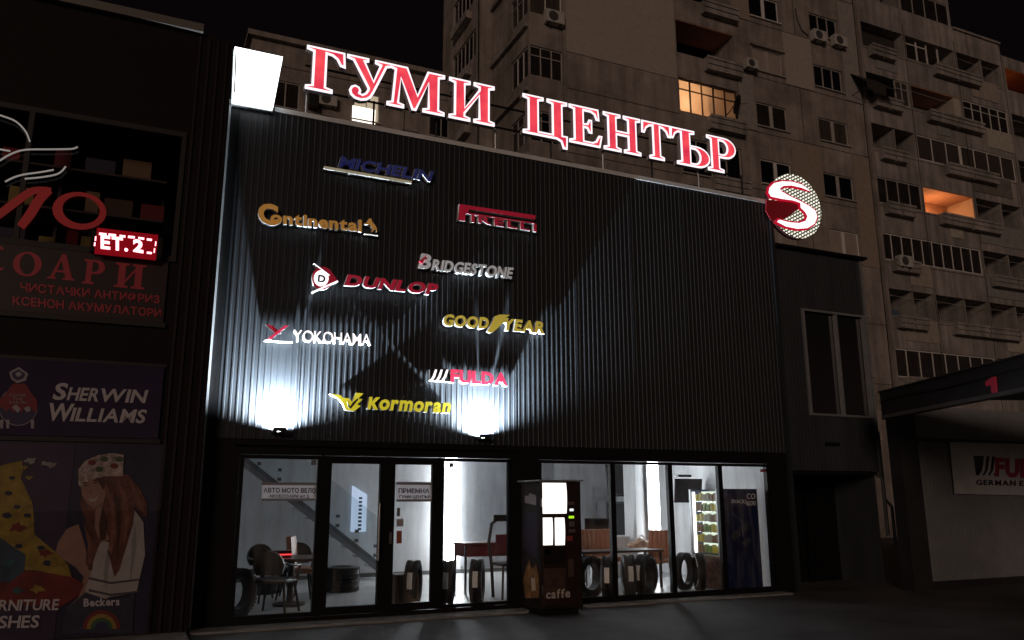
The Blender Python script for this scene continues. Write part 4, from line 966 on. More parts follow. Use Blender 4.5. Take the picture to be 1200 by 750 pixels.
npoly(ps, [(74,742),(80,712),(92,700),(98,676),(88,664),(64,650),(68,636),(78,620),(92,614),(100,640),(104,668),(120,668),(128,706),(118,742)], skin, 'print', .001)
npoly(ps, [(108,668),(112,630),(120,618),(136,640),(150,632),(158,598),(168,612),(170,650),(160,694),(150,696),(126,700),(98,712),(100,690)], shirt, 'print', .003)
npoly(ps, [(100,694),(124,702),(152,700),(158,694),(155,742),(72,742),(78,714)], pc('denim', (.035, .04, .07)), 'print', .0045)
npoly(ps, [(112,552),(126,556),(150,556),(162,570),(172,588),(173,604),(166,606),(158,592),(156,614),(148,640),(140,668),(134,676),(130,660),(126,646),(132,636),(118,634),(112,650),(106,668),(100,660),(104,630),(100,610),(94,592),(96,572)], hair, 'print', .006)
npoly(ps, [(94,566),(100,556),(114,556),(122,562),(124,580),(120,592),(110,596),(102,590),(96,580)], skin, 'print', .009)
npoly(ps, [(92,568),(92,550),(100,540),(116,533),(132,531),(145,533),(144,558),(122,558),(104,562),(96,572)], scarf, 'print', .012)
for (x_, y_, a_, b_) in ((100,569,3,1),(112,566,3,1)): npoly(ps, carc(x_, y_, a_, b_, 0, 360, 8), hair, 'print', .012)
npoly(ps, [(103,584),(110,585),(116,580),(113,587),(107,588)], shirt, 'print', .012); npoly(ps, [(106,572),(108,579),(104.5,580)], pc('lip', (.24, .11, .08)), 'print', .012)
for x_, y_, n_ in ((108,542,1),(122,538,0),(134,546,1),(116,550,0),(140,538,0)): npoly(ps, carc(x_, y_, 5, 3.4, 0, 360, 8), pr_ if n_ else pc('green', (.06, .10, .05)), 'print', .015)
hair2 = pc('hair_light', (.21, .085, .055), .4, 12); hair3 = pc('hair_deep', (.06, .02, .016), .3)
for pts in ([(124,566),(134,590),(136,624),(130,652),(127,640),(131,612),(128,588),(122,572)], [(138,562),(150,584),(152,610),(144,646),(146,612),(143,586)], [(152,562),(164,582),(170,602),(163,596),(156,580)], [(98,612),(106,630),(108,656),(104,664),(103,636)]): npoly(ps, pts, hair2, 'print', .010)
for pts in ([(120,592),(126,612),(124,632),(117,634),(116,614)], [(134,572),(142,596),(141,626),(136,650),(138,612),(133,588)], [(112,560),(122,560),(124,568),(121,574)]): npoly(ps, pts, hair3, 'print', .0095)
npoly(ps, [(112,596),(120,592),(121,612),(128,632),(118,636),(111,618)], skin, 'print', .008)
npoly(ps, [(96,566),(99,564.5),(103,566),(99,567)], hair3, 'print', .0155); npoly(ps, [(108,563),(112,561.5),(117,563),(112,564.4)], hair3, 'print', .0155)
npoly(ps, [(100,590),(106,595),(112,595),(120,588),(119,592),(112,597.5),(105,597)], pc('skin_shade', (.22, .12, .085), .1), 'print', .0125)
npoly(ps, [(126,640),(128,660),(124,690),(121,672)], pc('fold', (.28, .27, .26), .1), 'print', .006); npoly(ps, [(158,612),(160,640),(152,684),(154,640)], pc('fold', (.28, .27, .26), .1), 'print', .006)
for (x_, y_, a_, n_) in ((52,648,6,1),(64,660,5,0),(34,560,3,0),(28,548,3.4,0),(20,618,7,1),(6,626,6,0),(46,656,4,0),(36,540,5,2),(52,543,3.5,2),(60,545,4.5,2),(44,690,6,0),(66,690,5,1),(20,692,5,3),(10,660,5,3)):
    npoly(ps, [(x_+a_*(1.3+.5*math.sin(3*t+x_))*math.cos(t), y_+a_*(.7+.3*math.sin(5*t+y_))*math.sin(t)) for t in [2*math.pi*q_/14 for q_ in range(14)]], [py_, pr_, pc('splash_white', (.3, .29, .27), .3), pc('teal', (.03, .12, .13), .4)][n_], 'print', .0085+.0003*(x_ % 5))
for y_ in (676, 690): npoly(ps, [(104,y_),(130,y_+6),(164,y_+2),(164,y_+4),(130,y_+8.5),(104,y_+3)], pc('stripe', (.08, .07, .08)), 'print', .009)
lettering(ps, 'RNITURE', (-2, 715.5), (68, 714.5), 12.5, 12.5, LY-.042, .002, wl, shear=.15, bold=.02, gap=.06, each=False, name='lettering')
lettering(ps, 'ISHES', (-7, 736), (45, 735), 14, 14, LY-.042, .002, wl, shear=.15, bold=.02, gap=.06, each=False, name='lettering')
lettering(ps, 'Beckers', (98, 710.5), (140, 709), 9, 9, LY-.046, .002, wl, bold=.03, gap=.06, each=False, name='lettering')
bx('poster_glass', glassmat('dimming_glass', (.92, .91, .92), .0), ps, -4.0, F(187, 620, LY)[0], LY-.062, LY-.056, .06, 2.29)  # pane tint added so the poster looks shaded
for k, c in enumerate(((.20,.03,.03),(.32,.22,.04),(.05,.12,.05),(.03,.03,.09))): npoly(ps, carc(119, 737, 22-k*4.5, 22-k*4.5, 0, 180, 16), pc('rainbow_'+['red','yellow','green','blue'][k], c, .1), 'print', .008+.003*k)

# ------------------------------------------------------------------ car wash on the right
D2 = Vector((.36, .93, 0)); N2 = Vector((-.93, .36, 0)); E2 = Vector((.93, -.36, 0))
A = Vector((12.13, -1.0, 0))
cwm = mat('wash_black', (.018, .018, .02), .55, var=.2); cw = thing('car_wash_bay', 'dark flat-roofed wash bay with a red number and grey panelled wall at the right edge', 'car wash', (15, -3, 0))
Lc = 6.2
def obx(name, mt, u0, u1, e0, e1, z0, z1, par=cw, **k):     # u from the corner towards the street, e into the bay
    return MB().box(u0, u1, e0, e1, z0, z1, xf=lambda u, e, z: tuple(A-D2*u+E2*e+Vector((0, 0, z)))).build(name, mt, par, **k)
obx('fascia', cwm, 0, Lc, 0, .08, 2.985, 3.47); obx('roof', cwm, 0, Lc,   .083, 6, 3.345, 3.45); 
obx('roof_edge', mat('wash_edge', (.05, .05, .052), .5), -.02, Lc, -.03, .09, 3.473, 3.495)
cwall = mat('wash_wall_panel', (.185, .195, .205), .6, var=.12, vscale=3, bump=.35, bscale=120)
MB().box(13.22, 19, -.62, -.55, .06, 3.34).build('side_wall', cwall, cw)
MB().box(13.2, 19, -.66, -.623, 2.66, 2.73).build('wall_rail', cwm, cw); MB().box(13.2, 19, -.68, -.624, .0, .12).build('wall_rail', cwm, cw)
rb = MB(); x_ = 13.3
while x_ < 18.8: rb.box(x_, x_+.05, -.626, -.618, .13, 2.65); x_ += .11
rb.build('wall_rib', cwall, cw)
MB().box(12.72, 13.19, -.82, -.56, 0, 3.34).build('column', cwm, cw)
q = A-D2*(Lc-.2)+E2*.1; MB().box(q.x-.15, q.x+.15, q.y-.15, q.y+.15, 0, 2.97).build('column', cwm, cw)
MB().box(18.9, 19.1, -8, -.7, 0, 3.3).build('rear_wall', cwall, cw)
def fplane(x, y):
    v = ray(x, y); t = (A-N2*-.02-EYEP).dot(N2)/v.dot(N2); return EYEP+t*v
NUM = [[(1154.5, 447.5), (1163, 441.5), (1166.5, 441.5), (1168, 462.5), (1162, 463.5), (1161, 451), (1155.5, 453)]]
w3 = [fplane(a, b) for a, b in NUM[0]]; o3 = w3[0]
mb = MB(); uv = [((q-o3).dot(D2), q.z) for q in w3]
mb.shape([uv], lambda u, v, d: tuple(Vector((o3.x, o3.y, 0))+D2*u-N2*(-.0+d)+Vector((0, 0, v))), .015)
mb.build('number', mat('wash_red', (.42, .03, .06), .5, emit=.08, ecol=(.5, .02, .06)), cw)
obx('gutter', mat('gutter_grey', (.10, .10, .10), .45), .1, Lc-.1, -.06, -.001, 2.99, 3.05); MB().tube([tuple(A-D2*u_+N2*.02+Vector((0, 0, 3.30+.02*math.sin(u_*2.1)))) for u_ in [k_*.3 for k_ in range(20)]], .008, 5).build('cable', blackal, cw)
fl = thing('floodlight', 'small white floodlight fixed to the corner of the wash bay', 'lamp', tuple(P(1062, 473, -.86)))
q = P(1062, 473, -.92); MB().box(q.x-.09, q.x+.10, -.98, -.90, q.z-.09, q.z+.08, bev=.015).build('housing', mat('flood_white', (.55, .55, .53), .4), fl); MB().tube([(q.x-.12, -.86, q.z+.02), (q.x-.34, -.78, q.z+.04)], .014, 6).build('bracket', cwm, fl); MB().box(q.x-.03, q.x+.03, -.90, -.82, q.z-.03, q.z+.03).build('mount', cwm, fl)
bn = thing('banner', 'pale banner with striped block and red capitals hung on the wash bay wall', 'banner', (15, -.66, 2.2))
BY = -.69
a, b = F(1113, 518, BY), F(1119, 580, BY)
MB().shape([[(a[0], a[1]), (16.9, a[1]+.02), (16.9, b[1]-.02), (b[0], b[1]+.02)]], plane_xf(BY), .008).build('cloth', mat('banner_cloth', (.44, .45, .455), .7, var=.12, vscale=3, bump=.4, bscale=6), bn)
mb = MB().shape([[F(a_, b_, BY-.008) for a_, b_ in ((1141,534),(1166,535),(1168,557),(1144,557))]], plane_xf(BY-.008), .004).build('emblem', blk, bn)
for k in range(3):
    o = 6.5*k; MB().shape([[F(a_, b_, BY-.014) for a_, b_ in ((1147.5+o,557),(1151+o,551),(1153.5+o,534.3),(1156+o,534.4),(1154+o,552),(1151+o,557))]], plane_xf(BY-.014), .004).build('stripe', MATS['banner_cloth'], bn)
rbn = mat('banner_red', (.30, .02, .05), .6)
lettering(bn, 'FULDA', (1166, 557), (1243, 561), 21, 21, BY-.012, .003, rbn, bold=.05, gap=.05)
lettering(bn, 'GERMAN ENGINEERING', (1144, 568), (1262, 571), 6, 6, BY-.010, .003, ink, bold=.03, gap=.16, each=False, name='lettering')

# ------------------------------------------------------------------ big apartment block behind
AYF = 14.0
con = bpy.data.materials.new('panel_concrete'); con.use_nodes = True; n = con.node_tree; bs = n.nodes['Principled BSDF']; bs.inputs['Roughness'].default_value = .85
tcn = n.nodes.new('ShaderNodeTexCoord'); no = n.nodes.new('ShaderNodeTexNoise'); no.inputs['Scale'].default_value = .55; no.inputs['Detail'].default_value = 8; no.inputs['Roughness'].default_value = .7
n.links.new(tcn.outputs['Object'], no.inputs[0]); rr = n.nodes.new('ShaderNodeValToRGB'); rr.color_ramp.elements[0].position = .3; rr.color_ramp.elements[1].position = .72
rr.color_ramp.elements[0].color = (.15, .13, .118, 1); rr.color_ramp.elements[1].color = (.39, .345, .315, 1); n.links.new(no.outputs[0], rr.inputs[0])
no2 = n.nodes.new('ShaderNodeTexNoise'); no2.inputs['Scale'].default_value = 1.0; no2.inputs['Detail'].default_value = 5
mp = n.nodes.new('ShaderNodeMapping'); mp.inputs['Scale'].default_value = (3, 3, .25); n.links.new(tcn.outputs['Object'], mp.inputs[0]); n.links.new(mp.outputs[0], no2.inputs[0])
r2 = n.nodes.new('ShaderNodeMapRange'); r2.inputs[1].default_value = .35; r2.inputs[2].default_value = .7; r2.inputs[3].default_value = .72; r2.inputs[4].default_value = 1.08; n.links.new(no2.outputs[0], r2.inputs[0])
mx_ = n.nodes.new('ShaderNodeMix'); mx_.data_type = 'RGBA'; mx_.blend_type = 'MULTIPLY'; mx_.inputs[0].default_value = 1
n.links.new(rr.outputs[0], mx_.inputs[6]); n.links.new(r2.outputs[0], mx_.inputs[7]); n.links.new(mx_.outputs[2], bs.inputs['Base Color'])
nb_ = n.nodes.new('ShaderNodeTexNoise'); nb_.inputs['Scale'].default_value = 14; nb_.inputs['Detail'].default_value = 6; n.links.new(tcn.outputs['Object'], nb_.inputs[0]); bu = n.nodes.new('ShaderNodeBump'); bu.inputs['Strength'].default_value = .5; bu.inputs['Distance'].default_value = .05
n.links.new(nb_.outputs[0], bu.inputs['Height']); n.links.new(bu.outputs[0], bs.inputs['Normal'])
MATS['panel_concrete'] = con
conw = con.copy(); conw.name = 'wing_concrete'
for q in conw.node_tree.nodes:
    if q.type == 'VALTORGB': q.color_ramp.elements[0].color = (.20, .182, .172, 1); q.color_ramp.elements[1].color = (.42, .385, .365, 1)
    if q.type == 'MAP_RANGE': q.inputs[3].default_value = .6
def _patches(par):
    rnd = random.Random(5); ms = [mat('parapet_tan', (.30, .26, .22), .9, var=.2, vscale=3), mat('parapet_grey', (.22, .215, .21), .9, var=.2, vscale=3), mat('parapet_dark', (.14, .12, .11), .9, var=.3, vscale=3), mat('parapet_cream', (.36, .33, .28), .9, var=.15, vscale=3)]
    for zt in rows[:8]:
        for a, b in ((30.56, 33.66), (33.74, 37.48), (37.56, 41.24)):
            if rnd.random() < .6:
                lo = a+rnd.choice((0, .9, 1.6)); hi = b-rnd.choice((0, .7, 1.2)); bx('parapet_panel', rnd.choice(ms), par, lo, hi, AYF-.035, AYF-.013, zt-1.33-1.06, zt-1.33-.0)
joint = mat('joint_dark', (.06, .05, .045), .9)
pvc = mat('window_frame_white', (.62, .60, .58), .5); pvcd = mat('window_frame_grey', (.36, .34, .32), .5, var=.2)
blind = mat('closed_shutter', (.30, .255, .225), .7, var=.1)
peach = mat('loggia_peach', (.42, .20, .12), .8, var=.12)
ap = thing('apartment_building', 'tall brown concrete apartment block with many balconies towering behind the black shop', 'apartment block', (25, 20, 0))
fx = lambda u, d, z: (u, AYF+d, z)
STO = 2.71
MX0, MX1, MT = 13.97, 30.27, 32.5
w1 = [(23.65, 25.40), (27.30, 29.12)]
ops = []; winlist = []
for k in range(-5, 6):
    zt = 16.13+STO*k
    if zt < 4 or zt > MT-1: continue
    for j, (a, b) in enumerate(w1):
        ops.append((a, b, zt-1.15, zt)); winlist.append((a, b, zt-1.15, zt, k, j))
logs = []
for k in range(-4, 6):
    zt = 16.35+2.74*k
    if 5 < zt < MT-1: ops.append((19.48, 22.62, zt-1.58, zt, 1.5)); logs.append((zt-1.58, zt, k))
opening_wall(MX0, MX1, 0, MT, ops, fx, .16).build('front_wall', con, ap)
bx('wall_pier', con, ap, MX0-.03, MX0+.10, AYF-.07, AYF-.002, 0, MT)
bx('body', con, ap, 12.46, MX1, AYF+1.6, 24, 0, MT-.02)
ins = mat('render_patch', (.34, .30, .27), .9, var=.10, vscale=5, bump=.5, bscale=30); ins2 = mat('render_patch_grey', (.27, .25, .235), .9, var=.16, vscale=4, bump=.5, bscale=30); ins3 = mat('render_patch_brown', (.27, .215, .175), .9, var=.14, vscale=4, bump=.5, bscale=30)
for x0, x1, z0, z1, mt in ((MX0+.12, 19.40, 18.95, 29.8, ins), (MX0+.12, 19.40, 8.0, 13.3, ins2), (25.48, 27.22, 14.65, 17.30, ins3), (22.70, 23.56, 17.4, 20.05, ins2), (29.20, MX1-.02, 11.9, 17.3, ins3), (25.5, 27.2, 20.1, 22.75, ins), (22.70, 23.56, 22.8, 28.2, ins3), (29.22, MX1-.02, 20.1, 25.4, ins2)):
    bx('render_patch', mt, ap, x0, x1, AYF-.03, AYF-.0125, z0, z1)
jm = MB()
for k in range(-4, 7):
    z = 17.35+STO*k-.0
    if 3 < z < MT: jm.box(MX0+.11, 19.45, AYF-.012, AYF-.001, z, z+.035); jm.box(22.66, MX1-.01, AYF-.012, AYF-.001, z, z+.03)
for x_ in (26.3,): jm.box(x_, x_+.03, AYF-.011, AYF-.001, 3, MT)
jm.build('panel_joint', joint, ap)
curt1 = mat('curtained_glass', (.055, .046, .04), .2, var=.4, vscale=2, stretch=(8, 8, .4)); curt2 = mat('dim_glass', (.022, .019, .018), .12, var=.5, vscale=1.5); PR = random.Random(11)
def glazing(x0, x1, z0, z1, n_, xf, par, fm=pvc, t=.05, tr=False, pane=darkglass, dep=.06, wide=(), sill=True):
    mb = MB(); W = lambda *a: mb.box(*a, xf=xf)
    W(x0, x1, dep, dep+.06, z1-t, z1); W(x0, x1, dep, dep+.06, z0, z0+t); W(x0, x0+t, dep+.001, dep+.059, z0+t, z1-t); W(x1-t, x1, dep+.001, dep+.059, z0+t, z1-t)
    for i in range(1, n_):
        x = x0+(x1-x0)*i/n_; k = .09 if i in wide else t*.5; W(x-k, x+k, dep+.001, dep+.059, z0+t, z1-t)
    if tr: W(x0+t, x1-t, dep+.002, dep+.056, z1-(z1-z0)*.32, z1-(z1-z0)*.32+t*.8)
    if sill: W(x0-.06, x1+.06, -.10, dep, z0-.05, z0-.002)
    o = mb.build('window', fm, par)
    if pane is darkglass: pane = [darkglass, darkglass, curt1, curt2][PR.randrange(4)]
    if pane:
        pb = MB(); pb.box(x0+t*.5, x1-t*.5, dep+.03, dep+.04, z0+t*.5, z1-t*.5, xf=xf); pb.build('pane', pane, o)
    return o
for a, b, z0, z1, k, j in winlist:
    closed = (j == 0 and k in (2, -1)) or (j == 1 and k == -1)
    if k == 2 and j == 1 or (k == 3 and j == 1): glazing(a, b-.05, z0, z1, 3, fx, ap, pvcd)
    else: glazing(a, b, z0, z1, 2, fx, ap, pvcd if (k+j) % 3 else pvc, wide=(1,), pane=blind if closed else darkglass)
    if closed and k == 2: MB().box(a-.15, b+.1, -.12, -.003, z1+.04, z1+.12, xf=fx).build('shutter_box', con, ap)
# loggias of the front
for z0, z1, k in logs:
    if k == 1:      # the lit, glazed one
        room = MB(); 
        glazing(19.5, 22.6, z0+.02, z1-.02, 5, fx, ap, mat('frame_brown', (.05, .03, .022), .6), t=.05, tr=True, pane=glassmat('lit_pane', (.9, .85, .8)), sill=False)
        bx('lit_room_wall', mat('warm_wall', (.72, .48, .28), .8, var=.3, vscale=1.1), ap, 19.5, 22.6, AYF+1.0, AYF+1.1, z0, z1+.0)
        bx('lamp_bulb', emat('bulb_warm', (1, .68, .34), 420), ap, 19.98, 20.16, AYF+.36, AYF+.52, z0+.42, z0+.60)
        bx('diffusing_sheet', film, ap, 19.52, 22.58, AYF+.20, AYF+.203, z0+.02, z1-.02)  # translucent sheet added to spread the bulb's light over the panes
        bx('curtain', mat('warm_curtain', (.55, .36, .22), .9, var=.2), ap, 21.15, 21.32, AYF+.3, AYF+.33, z0+.05, z1-.1)
        bx('furniture', mat('warm_dark', (.05, .025, .02), .8), ap, 21.35, 21.55, AYF+.5, AYF+.7, z0+.3, z0+.95)
    elif k == 2:
        bx('loggia_ceiling', peach, ap, 19.5, 22.6, AYF+.02, AYF+1.45, z1-.03, z1-.004)
        bx('lamp_bulb', emat('bulb_small', (1, .55, .3), 2.2), ap, 21.9, 22.0, AYF+1.1, AYF+1.2, z0+.25, z0+.35)
    elif k in (0, -1): glazing(19.5, 22.6, z0, z1, 4, fx, ap, pvcd)
    # concrete planter on the parapet
    bx('balcony_planter', conw, ap, 20.85, 22.72, AYF-.32, AYF-.004, z0-.62, z0-.02, bev=.02); bx('planter_lip', conw, ap, 20.83, 22.74, AYF-.37, AYF-.321, z0-.38, z0-.26); bx('planter_lip', conw, ap, 20.83, 22.74, AYF-.37, AYF-.321, z0-.12, z0)
    bx('loggia_back', con, ap, 19.5, 22.6, AYF+1.5, AYF+1.55, z0-.1, z1+.1)
# corner bay and the side that faces left
bo = []
for k in range(-3, 6):
    zt = 16.15+STO*k
    bo.append((12.52, 13.94, zt-1.28, zt))
opening_wall(12.45, MX0-.032, 0, MT, bo, fx, .1).build('bay_front_wall', con, ap)
for i, (a, b, z0, z1) in enumerate(bo):
    glazing(a, b, z0, z1, 3 if i != 5 else 2, fx, ap, pvcd if i != 5 else pvc, t=.045, tr=i != 5, sill=False)
sxf = lambda u, d, z: (12.45+d, AYF+u, z)                  # u runs away from the street
so_ = []
for k in range(-3, 6):
    zt = 16.15+STO*k; so_.append((.08, 3.3, zt-1.28, zt, .1))
opening_wall(0, 3.5, 0, MT, so_, sxf, .1).build('side_wall', con, ap)
for i, o_ in enumerate(so_): glazing(o_[0], o_[1], o_[2], o_[3], 6, sxf, ap, pvcd if i % 2 else pvc, t=.045, tr=bool(i % 2), sill=False)
sxf2 = lambda u, d, z: (11.75+d, AYF+u, z)
so2 = [(3.75, 6.6, 16.15+STO*k-1.28, 16.15+STO*k, .1) for k in range(-3, 6)]
opening_wall(3.5, 7.2, 0, MT-1.2, so2, sxf2, .1).build('side_wall', con, ap)
bx('body', con, ap, 11.87, 12.44, AYF+3.5, AYF+7.2, 0, MT-1.22)
for i, o_ in enumerate(so2):
    if i % 3 != 1: glazing(o_[0], o_[1], o_[2], o_[3], 6, sxf2, ap, pvcd, t=.045, sill=False)
    for dz in (0,): MB().box(4.2, 6.2, -.3, -.004, o_[2]-.75, o_[2]-.40, xf=sxf2).build('balcony_planter', conw, ap)
for k in range(-3, 6):
    z = 16.15+STO*k-1.9; MB().box(-.0, 3.48, -.16, -.004, z-.06, z+.10, xf=sxf).build('floor_band', conw, ap)

# balcony wing on the right (same block, own entrance)
wg = thing('balcony_wing', 'grey concrete balcony wing joined to the right of the brown apartment block', 'apartment block', (36, 20, 0))
WX0, WX1 = MX1+.06, 47.5
rows = [5.55, 8.24, 11.03, 13.72, 16.5, 19.25, 21.95, 24.70, 27.4]
bays = {'A': (30.55, 33.62), 'B': (33.80, 37.42), 'C': (37.62, 41.12), 'D': (41.5, 46.9)}
plan = { # row -> list of (bay span, kind, lites)
 0: [('A','B','g',8), ('C','C','o',0), ('D','D','o',0)],
 1: [('A','B','g',8), ('C','C','o',0), ('D','D','g',6)],
 2: [('A','A','o',0), ('B','B','o',0), ('C','C','o',0), ('D','D','o',0)],
 3: [('A','B','g',10), ('C','C','o',0), ('D','D','g',6)],
 4: [('A','A','g',4), ('B','B','lit',0), ('C','C','o',0), ('D','D','o',0)],
 5: [('A','A','o',0), ('B','C','g7',7), ('D','D','o',0)],
 6: [('A','A','a',0), ('B','B','peach',0), ('C','C','gt',5), ('D','D','o',0)],
 7: [('A','A','dark',0), ('B','B','door',0), ('C','C','o',0), ('D','D','orange',0)],
 8: [('A','A','o',0), ('B','B','g',4)],
}
wops = []; items = []
for r_, zt in enumerate(rows):
    for b0, b1, kind, nl in plan[r_]:
        a, b = bays[b0][0], bays[b1][1]; z0 = zt-1.33
        wops.append((a, b, z0, zt, .14 if kind[0] == 'g' else 1.55)); items.append((r_, a, b, z0, zt, kind, nl))
cut1 = [o for o in wops]
opening_wall(WX0, 37.5, 0, 29.5, [o for o in wops if o[1] < 37.6], fx, .14).build('front_wall', conw, wg) if False else None
opening_wall(WX0, 41.3, 0, 26.15, [o for o in wops if o[1] < 41.3 and o[3] < 26], fx, .14).build('front_wall', conw, wg)
opening_wall(41.3, WX1, 0, 25.4, [o for o in wops if o[0] > 41.3 and o[3] < 25.2], fx, .14).build('front_wall', conw, wg)
opening_wall(WX0, 37.5, 26.15, 29.5, [o for o in wops if o[1] < 37.6 and o[3] > 26], fx, .14).build('front_wall', conw, wg)
bx('body', conw, wg, WX0, 37.5, AYF+1.75, 24, 0, 29.4); bx('body', conw, wg, 37.55, WX1, AYF+1.75, 24, 0, 25.3)
bx('roof_slab', conw, wg, 37.55, 41.3, AYF-.1, AYF+1.7, 26.0, 26.12)
bx('end_pier', con, wg, WX0+.01, 30.52, AYF-.16, AYF-.004, 0, 29.4)
jm = MB()
for x_ in (33.70, 37.52, 41.28): jm.box(x_-.02, x_+.02, AYF-.012, AYF-.001, 0, 25.3)
for zt in rows[:8]:
    jm.box(30.55, 41.2, AYF-.011, AYF-.002, zt-1.33-.12, zt-1.33-.09)
jm.build('panel_joint', joint, wg)
_patches(wg)
orr = mat('loggia_orange', (.42, .14, .05), .8, var=.15)
for (r_, a, b, z0, z1, kind, nl) in items:
    if kind in ('g', 'g7', 'gt'):
        glazing(a, b, z0+.02, z1-.02, nl, fx, wg, pvc if kind != 'g' or r_ in (1, 3) else pvcd, t=.045, tr=kind == 'gt', dep=.03, wide=(3,) if kind == 'g7' else (), sill=False)
    elif kind == 'lit':
        bx('loggia_wall', peach, wg, a+.01, b-.01, AYF+1.46, AYF+1.545, z0-.9, z1-.06); bx('loggia_ceiling', peach, wg, a+.01, b-.01, AYF+.02, AYF+1.45, z1-.05, z1-.004); bx('loggia_wall', mat('loggia_pale', (.55, .36, .24), .8, var=.1), wg, b-.06, b-.004, AYF+.02, AYF+1.45, z0-.9, z1-.06)
        glazing(a+.25, a+1.5, z0-.5, z0+.52, 2, lambda u, d, z: (u, AYF+1.36+d, z), wg, pvc, pane=emat('lit_window', (1, .66, .28), 1.3), sill=False)
        ll = bpy.data.lights.new('loggia_lamp', 'POINT'); ll.energy = 70; ll.color = (1, .52, .22); ll.shadow_soft_size = .12
        lo = bpy.data.objects.new('loggia_lamp', ll); COL.objects.link(lo); lo.location = (a+1.7, AYF+.75, z0+.22)
    else:
        # things in the loggia: back door, side fins
        glazing(a+.3, a+1.25, z0-.9, z1-.35, 2, lambda u, d, z: (u, AYF+1.42+d, z), wg, pvc if (r_+len(kind)) % 2 else pvcd, pane=darkglass, sill=False)
        if kind == 'peach': bx('loggia_ceiling', peach, wg, a+.01, b-.01, AYF+.02, AYF+1.45, z1-.05, z1-.004); MB().box(b-.5, b-.02, AYF+.02, AYF+1.45, z0-.5, z1-.06).build('loggia_wall', mat('loggia_cream', (.40, .36, .30), .8, var=.1), wg)
        if kind == 'orange':
            bx('loggia_ceiling', orr, wg, a+.01, b-.01, AYF+.02, AYF+1.45, z1-.05, z1-.004); bx('loggia_wall', orr, wg, a+.01, b-.01, AYF+1.46, AYF+1.545, z0-.9, z1-.06)
            bx('lamp_bulb', emat('bulb_orange', (1, .5, .2), 14), wg, a+.5, a+.62, AYF+.5, AYF+.62, z0+.25, z0+.37)
        if kind == 'door':
            mb = MB()
            for x_ in (.2, 1.0, 1.75, 2.6): mb.box(a+x_, a+x_+.06, AYF+.2, AYF+.26, z0, z1-.02)
            mb.box(a+.2, a+1.8, AYF+.201, AYF+.259, z1-.3, z1-.24); mb.build('glazing_frame', pvc, wg)
        if kind == 'a': glazing(b-.95, b-.02, z0+.02, z1-.02, 2, fx, wg, pvcd, tr=True, dep=.03, sill=False)
        if kind == 'dark' or kind == 'a': bx('opening_shade_sheet', mat('opening_shade', (.03, .025, .022), .9), wg, a+.02, b-(1.0 if kind == 'a' else .02), AYF+.5, AYF+.53, z0-.9, z1-.02)  # dark sheet stands in for the shade inside the opening
        if kind in ('o', 'door', 'peach'):
            rnd = random.Random(int(a*7+r_*13))
            for c_ in range(rnd.randint(1, 3)):
                x_ = a+.2+rnd.random()*(b-a-1.0); h_ = rnd.uniform(.15, .55); w_ = rnd.uniform(.25, .7)
                bx('stored_goods', [mat('clutter_pale', (.30, .28, .26), .7), mat('clutter_brown', (.12, .07, .045), .7), mat('clutter_dark', (.04, .04, .045), .7), mat('clutter_blue', (.06, .09, .14), .7)][rnd.randrange(4)], wg, x_, x_+w_, AYF+.3+rnd.random()*.5, AYF+.9, z0-.85, z0+h_, bev=.02)
            if rnd.random() < .7:
                MB().tube([(a+.05, AYF+.12, z1-.28), ((a+b)/2, AYF+.12, z1-.33), (b-.05, AYF+.12, z1-.28)], .012, 5).build('washing_line', pvcd, wg)
            MB().tube([(a+.04, AYF+.03, z0+.06), (b-.04, AYF+.03, z0+.06)], .02, 6).build('handrail', pvcd, wg)
        if kind == 'o' and a < 38: MB().box(a+(b-a)*.55, a+(b-a)*.55+.09, AYF+.05, AYF+1.45, z0-.9, z1-.02).build('partition_fin', conw, wg)
# planter ledges on the parapets
for r_, zt in enumerate(rows[:8]):
    z0 = zt-1.33
    spans = [(31.0, 32.6)] if r_ % 2 else [(30.9, 32.7)]
    spans += [(34.6+(r_ % 2)*.9, 39.4+(r_ % 3)*.3 - .8)] if r_ not in (3,) else [(37.8, 41.3)]
    for a, b in spans:
        for a_, b_ in ((a, (a+b)/2-.05), ((a+b)/2+.05, b)):
            bx('balcony_planter', conw, wg, a_, b_, AYF-.33, AYF-.005, z0-.56, z0-.01, bev=.02)
            bx('planter_lip', conw, wg, a_-.02, b_+.02, AYF-.38, AYF-.331, z0-.33, z0-.22); bx('planter_lip', conw, wg, a_-.02, b_+.02, AYF-.38, AYF-.331, z0-.10, z0+.01)
# air conditioners, dish, awning
ACG = 'air conditioners on the apartment facades'
def aircon(px, py, Y, label, xf=None, s=1.):
    q = P(px, py, Y); t_ = thing('air_conditioner', label, 'air conditioner', (q.x, Y, q.z-.28), ACG)
    bx('casing', mat('ac_grey', (.42, .41, .39), .5, var=.15), t_, q.x-.40*s, q.x+.40*s, Y-.32, Y-.02, q.z-.27*s, q.z+.27*s, bev=.02)
    MB().lathe([(0, 0), (.21*s, 0), (.21*s, .012), (0, .012)], 20, lambda x, y, z: (q.x-.1*s+x, Y-.322-z, q.z+y)).build('fan_grille', mat('ac_dark', (.05, .05, .05), .6), t_)
    for k in (-1, 1): bx('bracket', iron, t_, q.x+k*.25*s-.02, q.x+k*.25*s+.02, Y-.33, Y-.001, q.z-.31*s, q.z-.275*s)
aircon(956, 45, AYF, 'pale air conditioner under a window, left one of a close pair')
aircon(980, 51, AYF, 'pale air conditioner under a window, right one of a close pair')
aircon(1056, 308, AYF-.12, 'air conditioner on a balcony ledge right of the black shop roof')
aircon(647, 24, AYF, 'air conditioner under the corner window high above the gap between the sign words')
aircon(877, 78, AYF-.1, 'dark air conditioner above the right end of the lit balcony', s=.8)
q = P(861, 122, AYF-.5); ds = thing('satellite_dish', 'dark satellite dish in front of the lit balcony window', 'dish', (q.x, AYF-.1, q.z))
